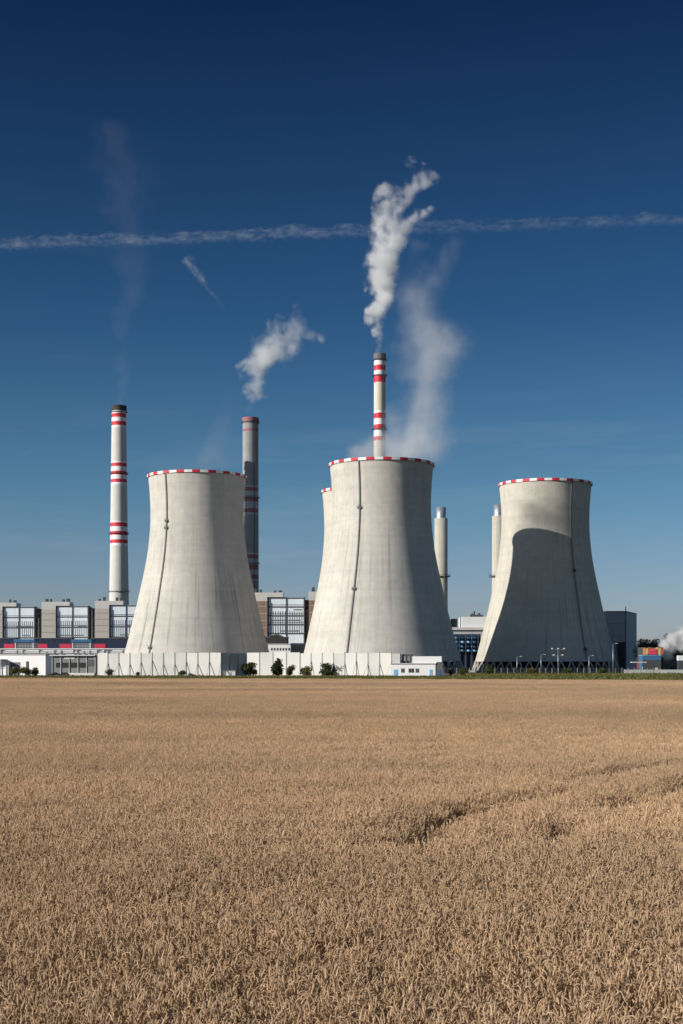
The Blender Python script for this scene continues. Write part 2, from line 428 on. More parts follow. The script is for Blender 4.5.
def cooling_tower(px, D, label, mat, lad, bscale=1.0, steps=None, rs=1.0):
    prof = [(r*rs*(1 + (bscale-1)*max(0, (85-z)/85)), z) for r, z in PROF]
    fine = resample(prof, 3)
    t = thing('cooling_tower', label, 'cooling tower', (PX(px, D), D, 0), 'cooling towers of the power plant')
    MB().lathe(fine, 128).build('shell', mat, t, True)
    inner = [(r-.5, z) for r, z in reversed(fine)]
    prof_in = [fine[-1]] + inner + [fine[0]]
    MB().lathe(prof_in, 96).build('shell_lining', M['inner'], t, True)
    # walkway with red and white parapet panels round the rim
    ring = MB()
    rp = [(28.3*rs,112.9),(29.0*rs,112.9),(29.0*rs,114.35),(28.85*rs,114.35),(28.85*rs,113.2),(28.3*rs,113.2)]
    ring.lathe(rp, 120, mis=lambda i, k: 2 if i in (0,3,4,5) else (k//3) % 2, closed=True)
    ring.build('rim_walkway', [M['red'], M['white'], M['steel_dark']], t)
    # access ladder up one meridian with rest platforms
    a = math.radians(lad); nx, ny = math.sin(a), -math.cos(a); sx, sy = math.cos(a), math.sin(a)
    lb = MB(); zz = 8.5; last = None
    while zz <= 113:
        r = prof_r(fine, zz) + .3
        c = Vector((nx*r, ny*r, zz)); 
        if last is not None:
            for s in (-1, 1): lb.bar(last + Vector((sx,sy,0))*.34*s, c + Vector((sx,sy,0))*.34*s, .14, .3)
            lb.bar(last, c, .22, .2)
            lb.bar(c - Vector((sx,sy,0))*.4, c + Vector((sx,sy,0))*.4, .12, .3)
        last = c; zz += 1.6
    lb.build('access_ladder', M['ladder'], t)
    for z in (steps or (42, 82)):
        r = prof_r(fine, z) + .7; p = MB(); c = Vector((nx*r, ny*r, z))
        p.bar(c - Vector((sx,sy,0))*1.0, c + Vector((sx,sy,0))*1.0, 1.4, .3)
        for s in (-1, 1): p.bar(c + Vector((sx,sy,0))*s, c + Vector((sx,sy,0))*s + Vector((0,0,1.3)), .15)
        p.bar(c - Vector((sx,sy,0))*1.0 + Vector((0,0,1.3)), c + Vector((sx,sy,0))*1.0 + Vector((0,0,1.3)), .15)
        p.build('ladder_platform', M['steel_dark'], t)
    # diagonal legs carrying the shell
    rb = fine[0][0]
    for k in range(44):
        q = 2*PI*k/44
        for s in (-1, 1):
            q1 = q + s*PI/44*.96
            lm = MB(); lm.rod((math.cos(q)*(rb+1.8), math.sin(q)*(rb+1.8), 0), (math.cos(q1)*(rb-.25), math.sin(q1)*(rb-.25), 6.7), .55, .45, 6)
            lm.build('leg', M['legconc'], t, True)
    MB().lathe([(rb+4.2,0),(rb+4.2,1.2),(rb+3.8,1.2),(rb+3.8,0)], 72).build('basin_kerb', M['basin'], t)
    MB().lathe([(rb-4,0),(rb-4,6.3),(.1,6.8)], 48).build('fill_shade_core', M['fill'], t)  # dark inner body added to stand for the shade between the legs
    return t
cooling_tower(197.3, 828, 'grey concrete cooling tower standing alone, nearest the tall red-banded chimney at the left', M['shell_a'], -33.5, steps=(14, 82, 86))
cooling_tower(381.6, 779, 'largest pale cooling tower in the middle with steam rising from its mouth', M['shell_b'], -27, steps=(9.5, 44.5, 88))
cooling_tower(545.2, 863, 'cooling tower on the right with a neighbouring tower\'s shadow across it', M['shell_c'], 26, steps=(13.5, 60), rs=.978)
ht = cooling_tower(367.0, 932, 'cooling tower almost wholly hidden behind the largest steaming tower', M['shell_d'], 150, .95)
ht.scale = (1.035, 1.035, 1.035)

# ---------------------------------------------------------------- chimneys
def chimney(px, D, r_top, r_bot, top_y, bands, label, base_mat, white_mat, red_mat, cap_mat, cap_h, galleries, clusters):
    H = PZ(top_y, D)
    t = thing('chimney', label, 'chimney', (PX(px, D), D, 0), 'tall banded chimneys of the power plant')
    zs = {0.0, H-cap_h}
    for y0, y1 in bands: zs |= {PZ(y0, D), PZ(y1, D)}
    for y0, y1 in clusters: zs |= {PZ(y0, D), PZ(y1, D)}
    zs = sorted(z for z in zs if 0 <= z <= H-cap_h)
    rr = lambda z: r_bot + (r_top - r_bot)*min(1, z/H)**.8
    prof = [(rr(z), z) for z in zs]
    def kind(i):
        zm = (zs[i] + zs[i+1])/2
        for y0, y1 in bands:
            if PZ(y1, D) <= zm <= PZ(y0, D): return 1
        for y0, y1 in clusters:
            if PZ(y1, D) <= zm <= PZ(y0, D): return 2
        return 0
    MB().lathe(prof, 40, mis=lambda i, k: kind(i)).build('shaft', [base_mat, red_mat, white_mat], t, True)
    rc = r_top
    MB().lathe([(rc*.98,H-cap_h),(rc*1.07,H-cap_h+.3),(rc*1.07,H),(rc*.8,H),(rc*.8,H-cap_h)], 40).build('cap', cap_mat, t)
    for gy in galleries:
        z = PZ(gy, D); r = rr(z)
        mb = MB().lathe([(r*.99,z),(r+1.5,z),(r+1.5,z+.3),(r*.99,z+.3)], 40, closed=True)
        for k in range(20):
            q = 2*PI*k/20; mb.bar(((r+1.45)*math.cos(q),(r+1.45)*math.sin(q),z+.3), ((r+1.45)*math.cos(q),(r+1.45)*math.sin(q),z+1.5), .12)
        mb.lathe([(r+1.4,z+1.4),(r+1.5,z+1.4),(r+1.5,z+1.55),(r+1.4,z+1.55)], 40, closed=True)
        mb.build('gallery', M['steel_dark'], t)
    lad = MB()
    n = 60
    for i in range(n):
        z0, z1 = H*i/n, H*(i+1)/n*.999
        a = math.radians(-58); lad.bar(((rr(z0)+.3)*math.cos(a),(rr(z0)+.3)*math.sin(a),z0), ((rr(z1)+.3)*math.cos(a),(rr(z1)+.3)*math.sin(a),z1), .5)
    lad.build('access_ladder', M['steel_dark'], t)
    return t
chimney(119.0, 1623, 8.1, 12.4, 406, [(414,418),(422,426),(463.5,467),(471.6,475.2),(479.6,483),(523,527),(531.6,535.5),(540,543.6)],
        'white and red banded chimney with black cap, nearest the left edge', M['chim'], M['white'], M['red'], M['soot'], 6, [412.5,474,534,592], [(411,428),(462,485),(521.5,546)])
chimney(250.5, 1702, 9.4, 10.2, 418, [(429.5,432),(488,491.5),(498.3,502),(509,513),(555,559),(565,570),(575,579.5)],
        'shaded grey chimney with dull red bands behind the left cooling tower', M['chim_shaded'], M['greywhite'], M['pinkred'], M['pinkred'], 4.5, [423,498,564], [(486,515),(553,581)])
chimney(379.8, 1351, 5.5, 6.4, 354, [(365.6,371),(376.6,383),(413.5,419),(425,430),(437,441)],
        'slim cream chimney with red bands rising behind the middle cooling tower', M['chim_cream'], M['white'], M['red'], M['cap_grey'], 6, [360.5,376,430], [(360,383.5),(411,441)])

# two short concrete stacks with steel tips
def stack(px, top_y, label, D=1085):
    H = PZ(top_y, D); Hc = PZ(top_y+11, D)
    t = thing('flue_stack', label, 'stack', (PX(px, D), D, 0), 'short concrete flue stacks')
    MB().lathe([(5.2,0),(5.0,Hc),(3.0,Hc)], 36).build('shaft', M['stackconc'], t, True)
    MB().lathe([(3.7,Hc+.01),(3.7,H),(3.2,H),(3.2,Hc+.01)], 30).build('steel_tip', M['steel'], t, True)
    z = PZ(577, D)
    mb = MB().lathe([(5.0,z),(7.1,z),(7.1,z+.5),(5.0,z+.5)], 36, closed=True)
    for k in range(18):
        q = 2*PI*k/18; mb.bar((7.0*math.cos(q),7.0*math.sin(q),z), (7.0*math.cos(q),7.0*math.sin(q),z+1.6), .2)
    mb.lathe([(6.9,z+1.5),(7.1,z+1.5),(7.1,z+1.7),(6.9,z+1.7)], 36, closed=True)
    mb.build('gallery', M['steel_dark'], t)
stack(441.0, 507.5, 'short concrete stack with steel tip just right of the middle cooling tower')
stack(498.6, 505, 'short concrete stack with steel tip at the left flank of the shadowed tower')

# ---------------------------------------------------------- boiler houses
def boiler_house(px, D, label, stair_mat, tiers=3, seed=0):
    """stair tower | glazed steel frame | dark recess, with a roof unit on top; local x = metres from the stair's left edge"""
    rnd = random.Random(seed)
    x0 = PX(px, D)
    t = thing('boiler_house', label, 'boiler house', (x0, D, 0), 'row of boiler houses')
    MB().box(0, 13.6, -2, 24, 0, 58.5).build('stair_tower', stair_mat, t)
    bd = MB()
    for k in range(9): bd.box(.6, 13.0, -2.08, -1.99, 6+k*6, 6.35+k*6)
    bd.build('facade_joints', M['midgrey'] if stair_mat == M['beige'] else M['wallpanel2'], t)
    MB().box(13.6, 44.6, 0, 24, 0, 61.8).build('facade', M['bluewhite'], t)
    MB().box(44.6, 53.4, 8, 24, 0, 60).build('recess_wall', M['darkgrey'], t)
    MB().box(44.6, 45.4, -1, 8, 0, 62).build('side_wall', M['darkgrey'], t)
    zt = [61.2 - k*(30.0/tiers) for k in range(tiers+1)]
    for z in zt: MB().box(13.8, 45.4, -.5, -.1, z-.45, z+.45).build('floor_beam', M['steel_dark'], t)
    for xx in (14.4, 29.6, 44.7): MB().box(xx-.38, xx+.38, -.55, -.02, 0, 62).build('column', M['steel_dark'], t)
    mu = MB()
    for k in range(1, 15):
        xx = 14.4 + k*30.3/15
        if abs(xx-29.6) < 1: continue
        for ti, (za, zb) in enumerate(zip(zt, zt[1:])):
            if ti == 0: continue
            mu.box(xx-.16, xx+.16, -.2, -.03, zb+.55, za-.55 - (3.2 if ti == 1 else 0))
    for ti in range(1, tiers): mu.box(15, 44, -.4, -.25, zt[ti]+1.6, zt[ti]+1.85)
    mu.build('mullion_grid', M['steel_dark'], t)
    for xx, rr in ((47.2, .8), (50.2, 1.2)):
        MB().rod((xx, 6.6, 0), (xx, 6.6, 54 + rnd.uniform(-4, 5)), rr, n=10).build('riser_pipe', M['greyclad'] if rr < 1 else M['midgrey'], t, True)
    st = MB()
    for k in range(12):
        st.bar((46, 7.2, 6+k*4.4), (52.5, 7.2, 6+k*4.4+(4.2 if k % 2 else 0)), .35)
    st.build('steel_stair', M['steel'], t)
    for k in range(3):
        MB().box(13.7+rnd.uniform(2,24), 13.7+rnd.uniform(26,30), -.32, -.12, 33+k*9, 33.8+k*9).build('pipe_tray', M['midgrey'], t)
    ru = MB().box(-.3, 27, -1, 20, 62, 65.8).box(0, 13.6, -1.5, 20, 58.5, 62)
    ru.build('roof_unit', M['wallpanel'], t)
    for xx in (2.5, 6.8, 19, 23):
        h = rnd.uniform(1.6, 4.0); MB().box(xx, xx+rnd.uniform(1.5,3), 4, 7, 65.8, 65.8+h).build('roof_vent', M['darkgrey'], t)
    return t
boiler_house(-11.0, 1400, 'boiler house with glazed steel frame cut by the left picture edge', M['beige'], 3, 1)
boiler_house(42.0, 1382, 'boiler house with glazed steel frame and beige stair tower, second from the left edge', M['beige'], 3, 2)
boiler_house(95.2, 1362, 'boiler house whose glazed frame disappears behind the left cooling tower', M['beige'], 3, 3)
boiler_house(251.3, 1205, 'boiler house with rusty brown stair tower between the left and middle cooling towers', M['brown'], 4, 4)
boiler_house(308.8, 1190, 'boiler house with white roof half hidden by the middle cooling tower', M['brown'], 4, 5)

# navy conveyor gallery with crimson panels
D = 1120
def gal(px0, px1, y0, y1, label, reds):
    t = thing('conveyor_gallery', label, 'conveyor gallery', (PX(px0, D), D, 0), 'long navy conveyor galleries')
    W = PX(px1, D) - PX(px0, D); z0, z1 = PZ(y1, D), PZ(y0, D)
    MB().box(0, W, 0, 12, z0, z1).build('gallery_wall', M['navy'], t)
    MB().box(-.3, W+.3, -.6, 12.6, z1, z1+.5).build('gallery_roof', M['midgrey'], t)
    for a, b in reds:
        MB().box(PX(a,D)-PX(px0,D), PX(b,D)-PX(px0,D), -.25, -.01, z0+.2, z0+3.6).build('panel', M['crimson'], t)
    k = 3.0
    while k < W:
        MB().box(k-.4, k+.4, 2, 8, 0, z0).build('support', M['steel_dark'], t); k += 16
    w = MB(); k = 1
    while k < W-3: w.box(k, k+2.0, -.12, -.01, z1-2.6, z1-1.6); k += 4.5
    w.build('window_strip', M['glass'], t)
gal(-12, 15, 638.5, 648.5, 'navy conveyor gallery with red panel at the left picture edge', [(4,14)])
gal(34.5, 71.5, 638.5, 648.5, 'navy conveyor gallery with two red panels between the louvred cooler blocks', [(35,47.5),(59.5,71.3)])
gal(91.5, 127, 638.5, 648.5, 'navy conveyor gallery with one red panel running behind the left cooling tower', [(93,105.5)])
gal(254, 288, 637.5, 646, 'navy conveyor gallery with red panel right of the left cooling tower', [(265.5,273.5)])
# louvred cooler blocks
def cooler(px0, px1, label):
    D = 1080; x0 = PX(px0, D); W = PX(px1, D) - x0; z1, z0 = PZ(642.5, D), 0
    t = thing('louvred_cooler', label, 'cooler', (x0, D, 0), 'grey louvred cooler blocks')
    b = MB().box(.5, W-.5, 0, 14, 0, z1)
    b.build('casing', M['midgrey'], t)
    lv = MB(); z = PZ(654, D)
    while z < z1: lv.box(.8, W-.8, -.35, -.01, z, z+.45); z += 1.3
    for k in range(1, 7): lv.box(W*k/7-.12, W*k/7+.12, -.5, -.36, PZ(654,D), z1)
    lv.build('louvre_face', M['greyclad'], t)
    for a in (0, W-1.1): MB().box(a, a+1.1, -.7, 14, 0, z1).build('corner_post', M['wallpanel'], t)
    MB().box(-.6, W+.6, -1.2, 14.6, z1, PZ(639.2, D)).build('roof_band', M['blue'], t)
cooler(14.8, 34, 'grey louvred cooler block with blue roof band above the white gate shed')
cooler(72, 91, 'grey louvred cooler block with blue roof band above the dark grey shed')
# white pipe bridge in front
def pipe_bridge(px0, px1, label, seed):
    D = 980; rnd = random.Random(seed); x0 = PX(px0, D); W = PX(px1, D)-x0
    t = thing('pipe_bridge', label, 'pipe bridge', (x0, D, 0), 'white pipe bridges')
    za, zb = PZ(653.5, D), PZ(649, D)
    MB().box(0, W, 0, 5, za-4, zb-.4).build('bridge_wall', M['white'], t)
    p = MB()
    for k, (dy, z, r) in enumerate(((-.5, za+.4, .4), (-.5, za+1.5, .3), (-.3, zb, .4))): p.rod((0,dy,z), (W,dy,z), r, n=8)
    p.build('pipe_run', M['white'], t)
    k = 2
    while k < W-1:
        if rnd.random() < .75: MB().box(k, k+rnd.uniform(.5,1.6), -.9, -.05, za-.5, zb-rnd.uniform(.2,1.6)).build('bracket', M['midgrey'], t)
        k += rnd.uniform(2.5, 5.5)
    k = 4
    while k < W: MB().box(k-.3, k+.3, .2, .8, 0, za-4).build('support', M['steel_dark'], t); k += 14
pipe_bridge(-10, 128, 'long white pipe bridge running below the navy galleries at the left', 5)

# small group between the left and middle towers
D = 1000
x0 = PX(266, D); t = thing('storage_hall', 'black round-roofed storage hall in front of the brown boiler house', 'hall', (x0, D, 0))
W = PX(287, D)-x0; n = 14; zb, zt_ = PZ(643, D), PZ(634.5, D)
vs = []
for yy in (0, 22):
    for k in range(n+1):
        q = PI*k/n; vs.append((W/2 - W/2*math.cos(q), yy, zb + (zt_-zb)*math.sin(q)))
fs = [(k, k+1, n+2+k, n+1+k) for k in range(n)] + [tuple(range(n, -1, -1)), tuple(range(n+1, 2*n+2))]
MB().add(vs, fs).build('vaulted_roof', M['soot'], t)
MB().box(0.01, W-.01, .01, 21.9, 0, zb).build('wall', M['darkgrey'], t)
D = 940
x0 = PX(268, D); t = thing('office_block', 'low white office block with a row of small windows before the round-roofed hall', 'office block', (x0, D, 0))
W = PX(291, D)-x0; MB().box(0, W, 0, 12, 0, PZ(644.3, D)).build('wall', M['white'], t)
for k in range(7):
    w = MB().box(2+k*1.9, 3.1+k*1.9, -.06, .0, PZ(650.5,D), PZ(648,D)).build('window', M['glass'], t)
MB().box(-.3, W+.3, -.4, 12.3, PZ(644.3,D), PZ(643.7,D)).build('roof', M['greyclad'], t)
x0 = PX(290.6, D); t = thing('transformer_block', 'dark blue block between the white office and the middle cooling tower', 'block', (x0, D-2, 0))
W = PX(306, D)-x0
MB().box(0, W, 0, 10, 0, PZ(643.2, D)).build('casing', M['navy'], t)
fin = MB()
for k in range(9): fin.box(.5+k*1.1, .8+k*1.1, -.5, -.01, 2, PZ(645, D))
fin.build('cooling_fins', M['darkgrey'], t)

# buildings between the middle and right towers
D = 1080
x0 = PX(449, D); t = thing('turbine_hall', 'grey hall with a white roof box between the middle and right cooling towers', 'hall', (x0, D, 0))
W = PX(500, D)-x0
MB().box(0, W, 0, 40, 0, PZ(630, D)).build('wall', M['greyclad'], t)
MB().box(-.5, W+.5, -1.5, 40, PZ(630, D), PZ(627.3, D)).build('roof', M['wallpanel'], t)
MB().box(PX(462,D)-x0, W-1, 1, 30, PZ(627.3, D), PZ(616.8, D)).build('roof_box', M['white'], t)
MB().box(PX(452,D)-x0, PX(458,D)-x0, 6, 14, PZ(627.3, D), PZ(618.5, D)).build('roof_vent', M['darkgrey'], t)
for (a, b, y) in ((472.5,474.5,613),(475,476.5,610.5),(479,482,612.5)):
    MB().rod((PX((a+b)/2,D)-x0, 12, PZ(616.8,D)), (PX((a+b)/2,D)-x0, 12, PZ(y,D)), (b-a)/2*.7, n=10).build('roof_pipe', M['darkgrey'], t)
MB().box(PX(472,D)-x0, PX(484,D)-x0, 8, 16, PZ(616.8,D), PZ(614.3,D)).build('roof_machine', M['darkgrey'], t)
D = 1064
x0 = PX(453, D); t = thing('pipe_cluster', 'stack of blue ducts and hoppers below the grey hall roof', 'ducts', (x0, D, 0))
W = PX(481, D)-x0
MB().box(0, W, 3, 8, 0, PZ(634, D)).build('back_wall', M['navy'], t)
for r in range(4):
    for c in range(4):
        xa = .6 + c*4.4 + (r%2)*.9; za = PZ(637.5+r*4.3, D)
        if xa+3.4 > W: continue
        d = MB(); d.rod((xa, .8, za), (xa+3.2, .8, za-.6), 1.15, .75, 10)
        d.build('duct', M['skyblue'] if (r+c) % 3 != 1 else M['blue'], t, True)
for k in range(5): MB().box(k*4.6, k*4.6+.5, -.6, .2, 0, PZ(634,D)).build('support', M['steel_dark'], t)

# grey block right of the right tower
D = 905
x0 = PX(606, D); t = thing('grey_building', 'tall plain grey building with a roof mast beside the shadowed cooling tower', 'building', (x0, D, 0))
W = PX(626, D)-x0; H = PZ(611.8, D)
vs = [(0,0,0),(W,0,0),(W+15.5,42,0),(0,42,0)]; vs += [(a,b,H) for a,b,_ in vs]
MB().add(vs, [(4,5,6,7),(0,1,5,4),(1,2,6,5),(2,3,7,6),(3,0,4,7)]).build('wall', M['greyclad'], t)
vs = [(-.2,-.3,H),(W+.3,-.3,H),(W+15.8,42.3,H),(-.2,42.3,H)]; vs += [(a,b,H+.5) for a,b,_ in vs]
MB().add(vs, [(4,5,6,7),(0,1,5,4),(1,2,6,5),(2,3,7,6),(3,0,4,7),(3,2,1,0)]).build('roof_edge', M['midgrey'], t)
MB().bar((W-.2,-.2,H-2), (W-.2,-.2,PZ(607,D)), .5).build('roof_mast', M['steel_dark'], t)
MB().box(W-.35, W+.1, -.35, -.02, 0, H-2.1).build('corner_trim', M['midgrey'], t)
dr = [(PX(616,D)-x0, PZ(642,D)), (PX(625,D)-x0, PZ(642,D)), (PX(625,D)-x0, 0), (PX(619.5,D)-x0, 0)]
vs = [(a,-.25,z) for a,z in dr] + [(a,-.01,z) for a,z in dr]
MB().add(vs, [(0,3,2,1),(0,1,5,4),(1,2,6,5),(2,3,7,6),(3,0,4,7)]).build('door', M['darkgrey'], t)
jn = MB()
for k in range(1, 5): jn.box(.3, W-.5, -.06, -.01, H*k/5, H*k/5+.18)
jn.build('facade_joints', M['midgrey'], t)

# ---------------------------------------------------- walls along the front
D = 566
WT = 9.2
def barrier(p0, p1, step, label, strut=True, z=WT, mat='wallpanel'):
    """noise barrier of flat panels between steel posts, propped by raking struts on the camera side; p = (x, y)"""
    a = Vector((*p0, 0)); b = Vector((*p1, 0)); Lg = (b-a).length; u = (b-a)/Lg; nrm = Vector((u.y, -u.x, 0))
    t = thing('noise_barrier', label, 'wall', a, 'pale panel barriers along the plant boundary')
    n = max(1, round(Lg/step)); st = Lg/n
    for k in range(n):
        p = u*(k*st+.15); q = u*((k+1)*st-.15); hh = z + R.uniform(-.12,.12)
        vs = [p, q, q - nrm*.25, p - nrm*.25]; vs = vs + [v + Vector((0,0,hh)) for v in vs]
        MB().add(vs, [(4,5,6,7),(0,1,5,4),(1,2,6,5),(2,3,7,6),(3,0,4,7)]).build('panel', M[mat] if R.random() < .7 else M['wallpanel2'], t)
    for k in range(n+1):
        p = u*(k*st); MB().bar(p + nrm*.05, p + nrm*.05 + Vector((0,0,z+.35)), .2, .3).build('post', M['midgrey'], t)
        if strut and 0 < k:
            MB().bar(p + nrm*.3 + Vector((0,0,R.uniform(4.6,6.2))), p + nrm*R.uniform(2.2,3.2) + u*R.uniform(-.8,.8), .2).build('strut', M['greyclad'], t)
    return t
X = lambda px, D=566: PX(px, D)
barrier((PX(97, 577), 577), (PX(221, 556), 556), 5.2, 'pale panel barrier with raking struts in front of the left cooling tower')
barrier((PX(221, 556)+.05, 556.05), (PX(246.5, 561), 561.2), 3.6, 'shaded barrier return leading back beside the left cooling tower foot', False)
barrier((PX(246.5, 592), 592), (PX(300, 580), 580), 6.0, 'pale barrier behind the bushes between left and middle cooling towers', False, 9.6)
barrier((PX(300, 580), 580), (PX(391.5, 558), 558), 5.6, 'pale panel barrier with raking struts in front of the middle cooling tower', True, 9.2)

# white gate shed at the far left
x0 = X(-15); t = thing('gate_shed', 'long white shed with grey roller door at the left edge', 'shed', (PX(-15, 600), 600, 0), rz=-.25)
W = (X(51)-x0)*1.06
MB().box(0, W, 0, 12, 0, 8.6).build('wall', M['white'], t)
MB().box(-.2, W+.2, -.3, 12.2, 8.6, 8.9).build('roof', M['wallpanel2'], t)
def lx(px): return (X(px)-x0)*1.06
MB().box(lx(13.2), lx(23.6), -.1, 0, 0, 5.6).build('roller_door', M['midgrey'], t)
MB().box(lx(30), lx(33), -.1, 0, 0, 6.0).build('door', M['darkgrey'], t)
MB().box(lx(-13), lx(8.5), -5, -.01, 6.4, 6.9).build('canopy', M['wallpanel2'], t)
for q in (-10, -5, 0, 4, 8): MB().bar((lx(q), -4.8, 0), (lx(q), -4.8, 6.4), .3).build('canopy_post', M['greyclad'], t)
MB().box(lx(-13), lx(8.5), -.12, -.01, 2.9, 3.4).build('wall_stripe', M['greyclad'], t)
MB().box(lx(9), lx(12.2), -1.2, -.01, 0, 6.2).build('pilaster', M['wallpanel'], t)

# dark grey shed with the dark of its opening painted on
x0 = PX(51.4, 586); W = (PX(96.5, 580)-x0)*1.03
t = thing('open_shed', 'dark grey sheet-metal shed with a long black opening by the barrier', 'shed', (x0, 586, 0), rz=-.3)
MB().box(0, W, .4, 10, 0, 8.2).build('wall', M['midgrey'], t)
MB().box(-.3, W+.2, -1.2, 10.3, 8.2, 8.6).build('roof', M['greyclad'], t)
MB().box(2.0, W-4.6, .2, .38, 3.4, 5.4).build('opening', M['black'], t)  # flat panel; the shade of the interior is put into its colour
MB().box(W-4.2, W-.6, .2, .38, 4.0, 6.6).build('opening', M['darkgrey'], t)
MB().box(5.8, 10.5, .22, .38, 6.9, 7.5).build('sign_strip', M['greyclad'], t)
for k in range(6): MB().box(.2+k*(W-.6)/5, .45+k*(W-.6)/5, .0, .39, 0, 8.2).build('post', M['greyclad'], t)
MB().box(8, W-.4, -.5, .3, .0, 1.2).build('plinth', M['wallpanel2'], t)

# cars
def car(loc, rz, label, paint, group=None):
    t = thing('parked_car', label, 'car', loc, group, rz)
    side = [(-2.1,.35),(-2.15,.75),(-1.9,.95),(-1.0,1.02),(-.55,1.45),(.85,1.5),(1.55,1.05),(2.1,.9),(2.15,.4)]
    n = len(side)
    vs = [(x, -.84, z) for x, z in side] + [(x, .84, z) for x, z in side]
    MB().add(vs, [tuple(range(n)), tuple(range(2*n-1, n-1, -1))] + [(i, n+i, n+(i+1)%n, (i+1)%n) for i in range(n)]).build('body', paint, t)
    gl = [(-.85,1.06),(-.45,1.4),(.75,1.44),(1.3,1.06)]
    for s in (-1, 1):
        y0, y1 = s*.845, s*.855
        vs = [(x, y0, z) for x, z in gl] + [(x, y1, z) for x, z in gl]
        MB().add(vs, [(0,1,2,3),(7,6,5,4),(0,4,5,1),(1,5,6,2),(2,6,7,3),(3,7,4,0)]).build('side_window', M['glass'], t)
        for x in (-1.35, 1.35):
            w = MB().rod((x, s*.70, .33), (x, s*.88, .33), .33, n=16).build('wheel', M['rubber'], t)
            MB().rod((x, s*.881, .33), (x, s*.90, .33), .19, n=12).build('rim', M['steel'], w)
    for s in (-1, 1): MB().box(-2.18, -2.13, s*.6-.15, s*.6+.15, .62, .78).build('headlight', M['wallpanel'], t)
    return t
car((X(54.5, 572), 572, 0), 0.15, 'dark brown car parked at the left end of the grey shed', M['carpaint'], 'cars parked at the plant')
car((X(64.0, 570), 570, 0), -.1, 'dark brown car parked before the middle of the grey shed', M['carpaint'], 'cars parked at the plant')
car((X(261.5, 600), 600, 0), .1, 'light blue car parked by the bushes in front of the pale barrier', M['carblue'], 'cars parked at the plant')
# small white kiosk
t = thing('kiosk', 'small white kiosk at the foot of the shaded barrier', 'kiosk', (X(226, 556), 556, 0))
MB().box(0, 3.6, 0, 2.4, 0, 2.1).build('wall', M['white'], t); MB().box(-.15, 3.75, -.2, 2.6, 2.1, 2.3).build('roof', M['wallpanel2'], t)
MB().box(1.4, 2.2, -.05, 0, .05, 1.7).build('door', M['greyclad'], t)

# white pump house before the middle tower
D = 548; x0 = PX(391.5, D); W = PX(436, D)-x0
t = thing('pump_house', 'white flat-roofed pump house with blue doors before the middle cooling tower', 'pump house', (x0, D+3, 0), rz=-.14)
zr = PZ(664, D)
MB().box(0, W, 0, 9, 0, zr).build('wall', M['white'], t)
MB().box(-.3, W+.3, -.4, 9.3, zr, zr+.35).build('roof', M['greyclad'], t)
def lx(px): return PX(px, D)-x0
MB().box(lx(392), lx(400), 1.5, 7, zr+.36, PZ(653.5, D)).build('roof_cabin', M['wallpanel'], t)
MB().box(lx(412.5), lx(442), 1, 7, PZ(663.2, D), PZ(656.3, D)).build('roof_cabin', M['white'], t)
for q in (402.5, 406, 410): 
    MB().rod((lx(q), 3, zr+.36), (lx(q), 3, PZ(654.5,D)), .42, n=10).build('vent_pipe', M['steel_dark'], t)
MB().rod((lx(402.5), 3, PZ(655,D)), (lx(413), 3, PZ(655,D)), .4, n=10).build('vent_pipe', M['steel_dark'], t)
for a, b in ((394,398.3),(430,433)):
    d = MB().box(lx(a), lx(b), -.08, 0, 0, 2.7).build('door', M['skyblue'], t)
    MB().box(lx(b)-.35, lx(b)-.2, -.14, -.08, 1.2, 1.4).build('handle', M['steel'], d)
for a, b in ((401.5,405),(409,414.5),(416,419.5)):
    w = MB().box(lx(a), lx(b), -.05, 0, 1.55, 3.05).build('window', M['glass'], t)
    fr = MB()
    for (q0,q1,z0,z1) in ((lx(a)-.1,lx(b)+.1,1.43,1.55),(lx(a)-.1,lx(b)+.1,3.05,3.17)): fr.box(q0,q1,-.09,-.0,z0,z1)
    fr.box((lx(a)+lx(b))/2-.05,(lx(a)+lx(b))/2+.05,-.09,-.051,1.55,3.05)
    fr.build('frame', M['wallpanel2'], w)
t = thing('shaded_end', 'grey right end of the white pump house, side shade put into its colour', 'shaded_end', (PX(436.6, D), D, 0))
W = PX(443, D)-PX(436.6, D); MB().box(0, W, .5, 9, 0, PZ(662.8,D)).build('wall', M['midgrey'], t)  # mid grey paints the shade of the pump house's right side face
MB().box(.5, 1.6, .42, .5, 0, 2.6).build('door', M['blue'], t)
MB().box(-.0, W+.2, .3, 9.2, PZ(662.8,D), PZ(662.8,D)+.25).build('roof', M['darkgrey'], t)

# boundary fence of concrete posts and dark mesh on the right
t = thing('boundary_fence', 'low wire fence on grey concrete posts before the right cooling tower', 'fence', (PX(444, 690), 690, 0))
Lf = PX(660, 690)-PX(444, 690); n = 34
for k in range(n+1):
    x = Lf*k/n; MB().box(x-.14, x+.14, -.14, .14, 0, 3.1).build('post', M['legconc'], t)
wr = MB()
for z in (.3, .9, 1.5, 2.1, 2.7, 3.0): wr.bar((0,-.16,z), (Lf,-.16,z), .05)
for k in range(int(Lf/.8)): wr.bar((k*.8,-.19,.2), (k*.8,-.19,3.0), .05)
wr.build('wire_mesh', M['steel_dark'], t)
# low white wall at the right
t = thing('roadside_wall', 'low pale wall along the road at the right edge', 'wall', (PX(624, 720), 720, 0))
W = PX(700, 720)-PX(624, 720)
MB().box(0, W, 0, .4, 0, 2.0).build('wall', M['wallpanel2'], t); MB().box(-.05, W+.05, -.06, .46, 2.0, 2.15).build('coping', M['greyclad'], t)

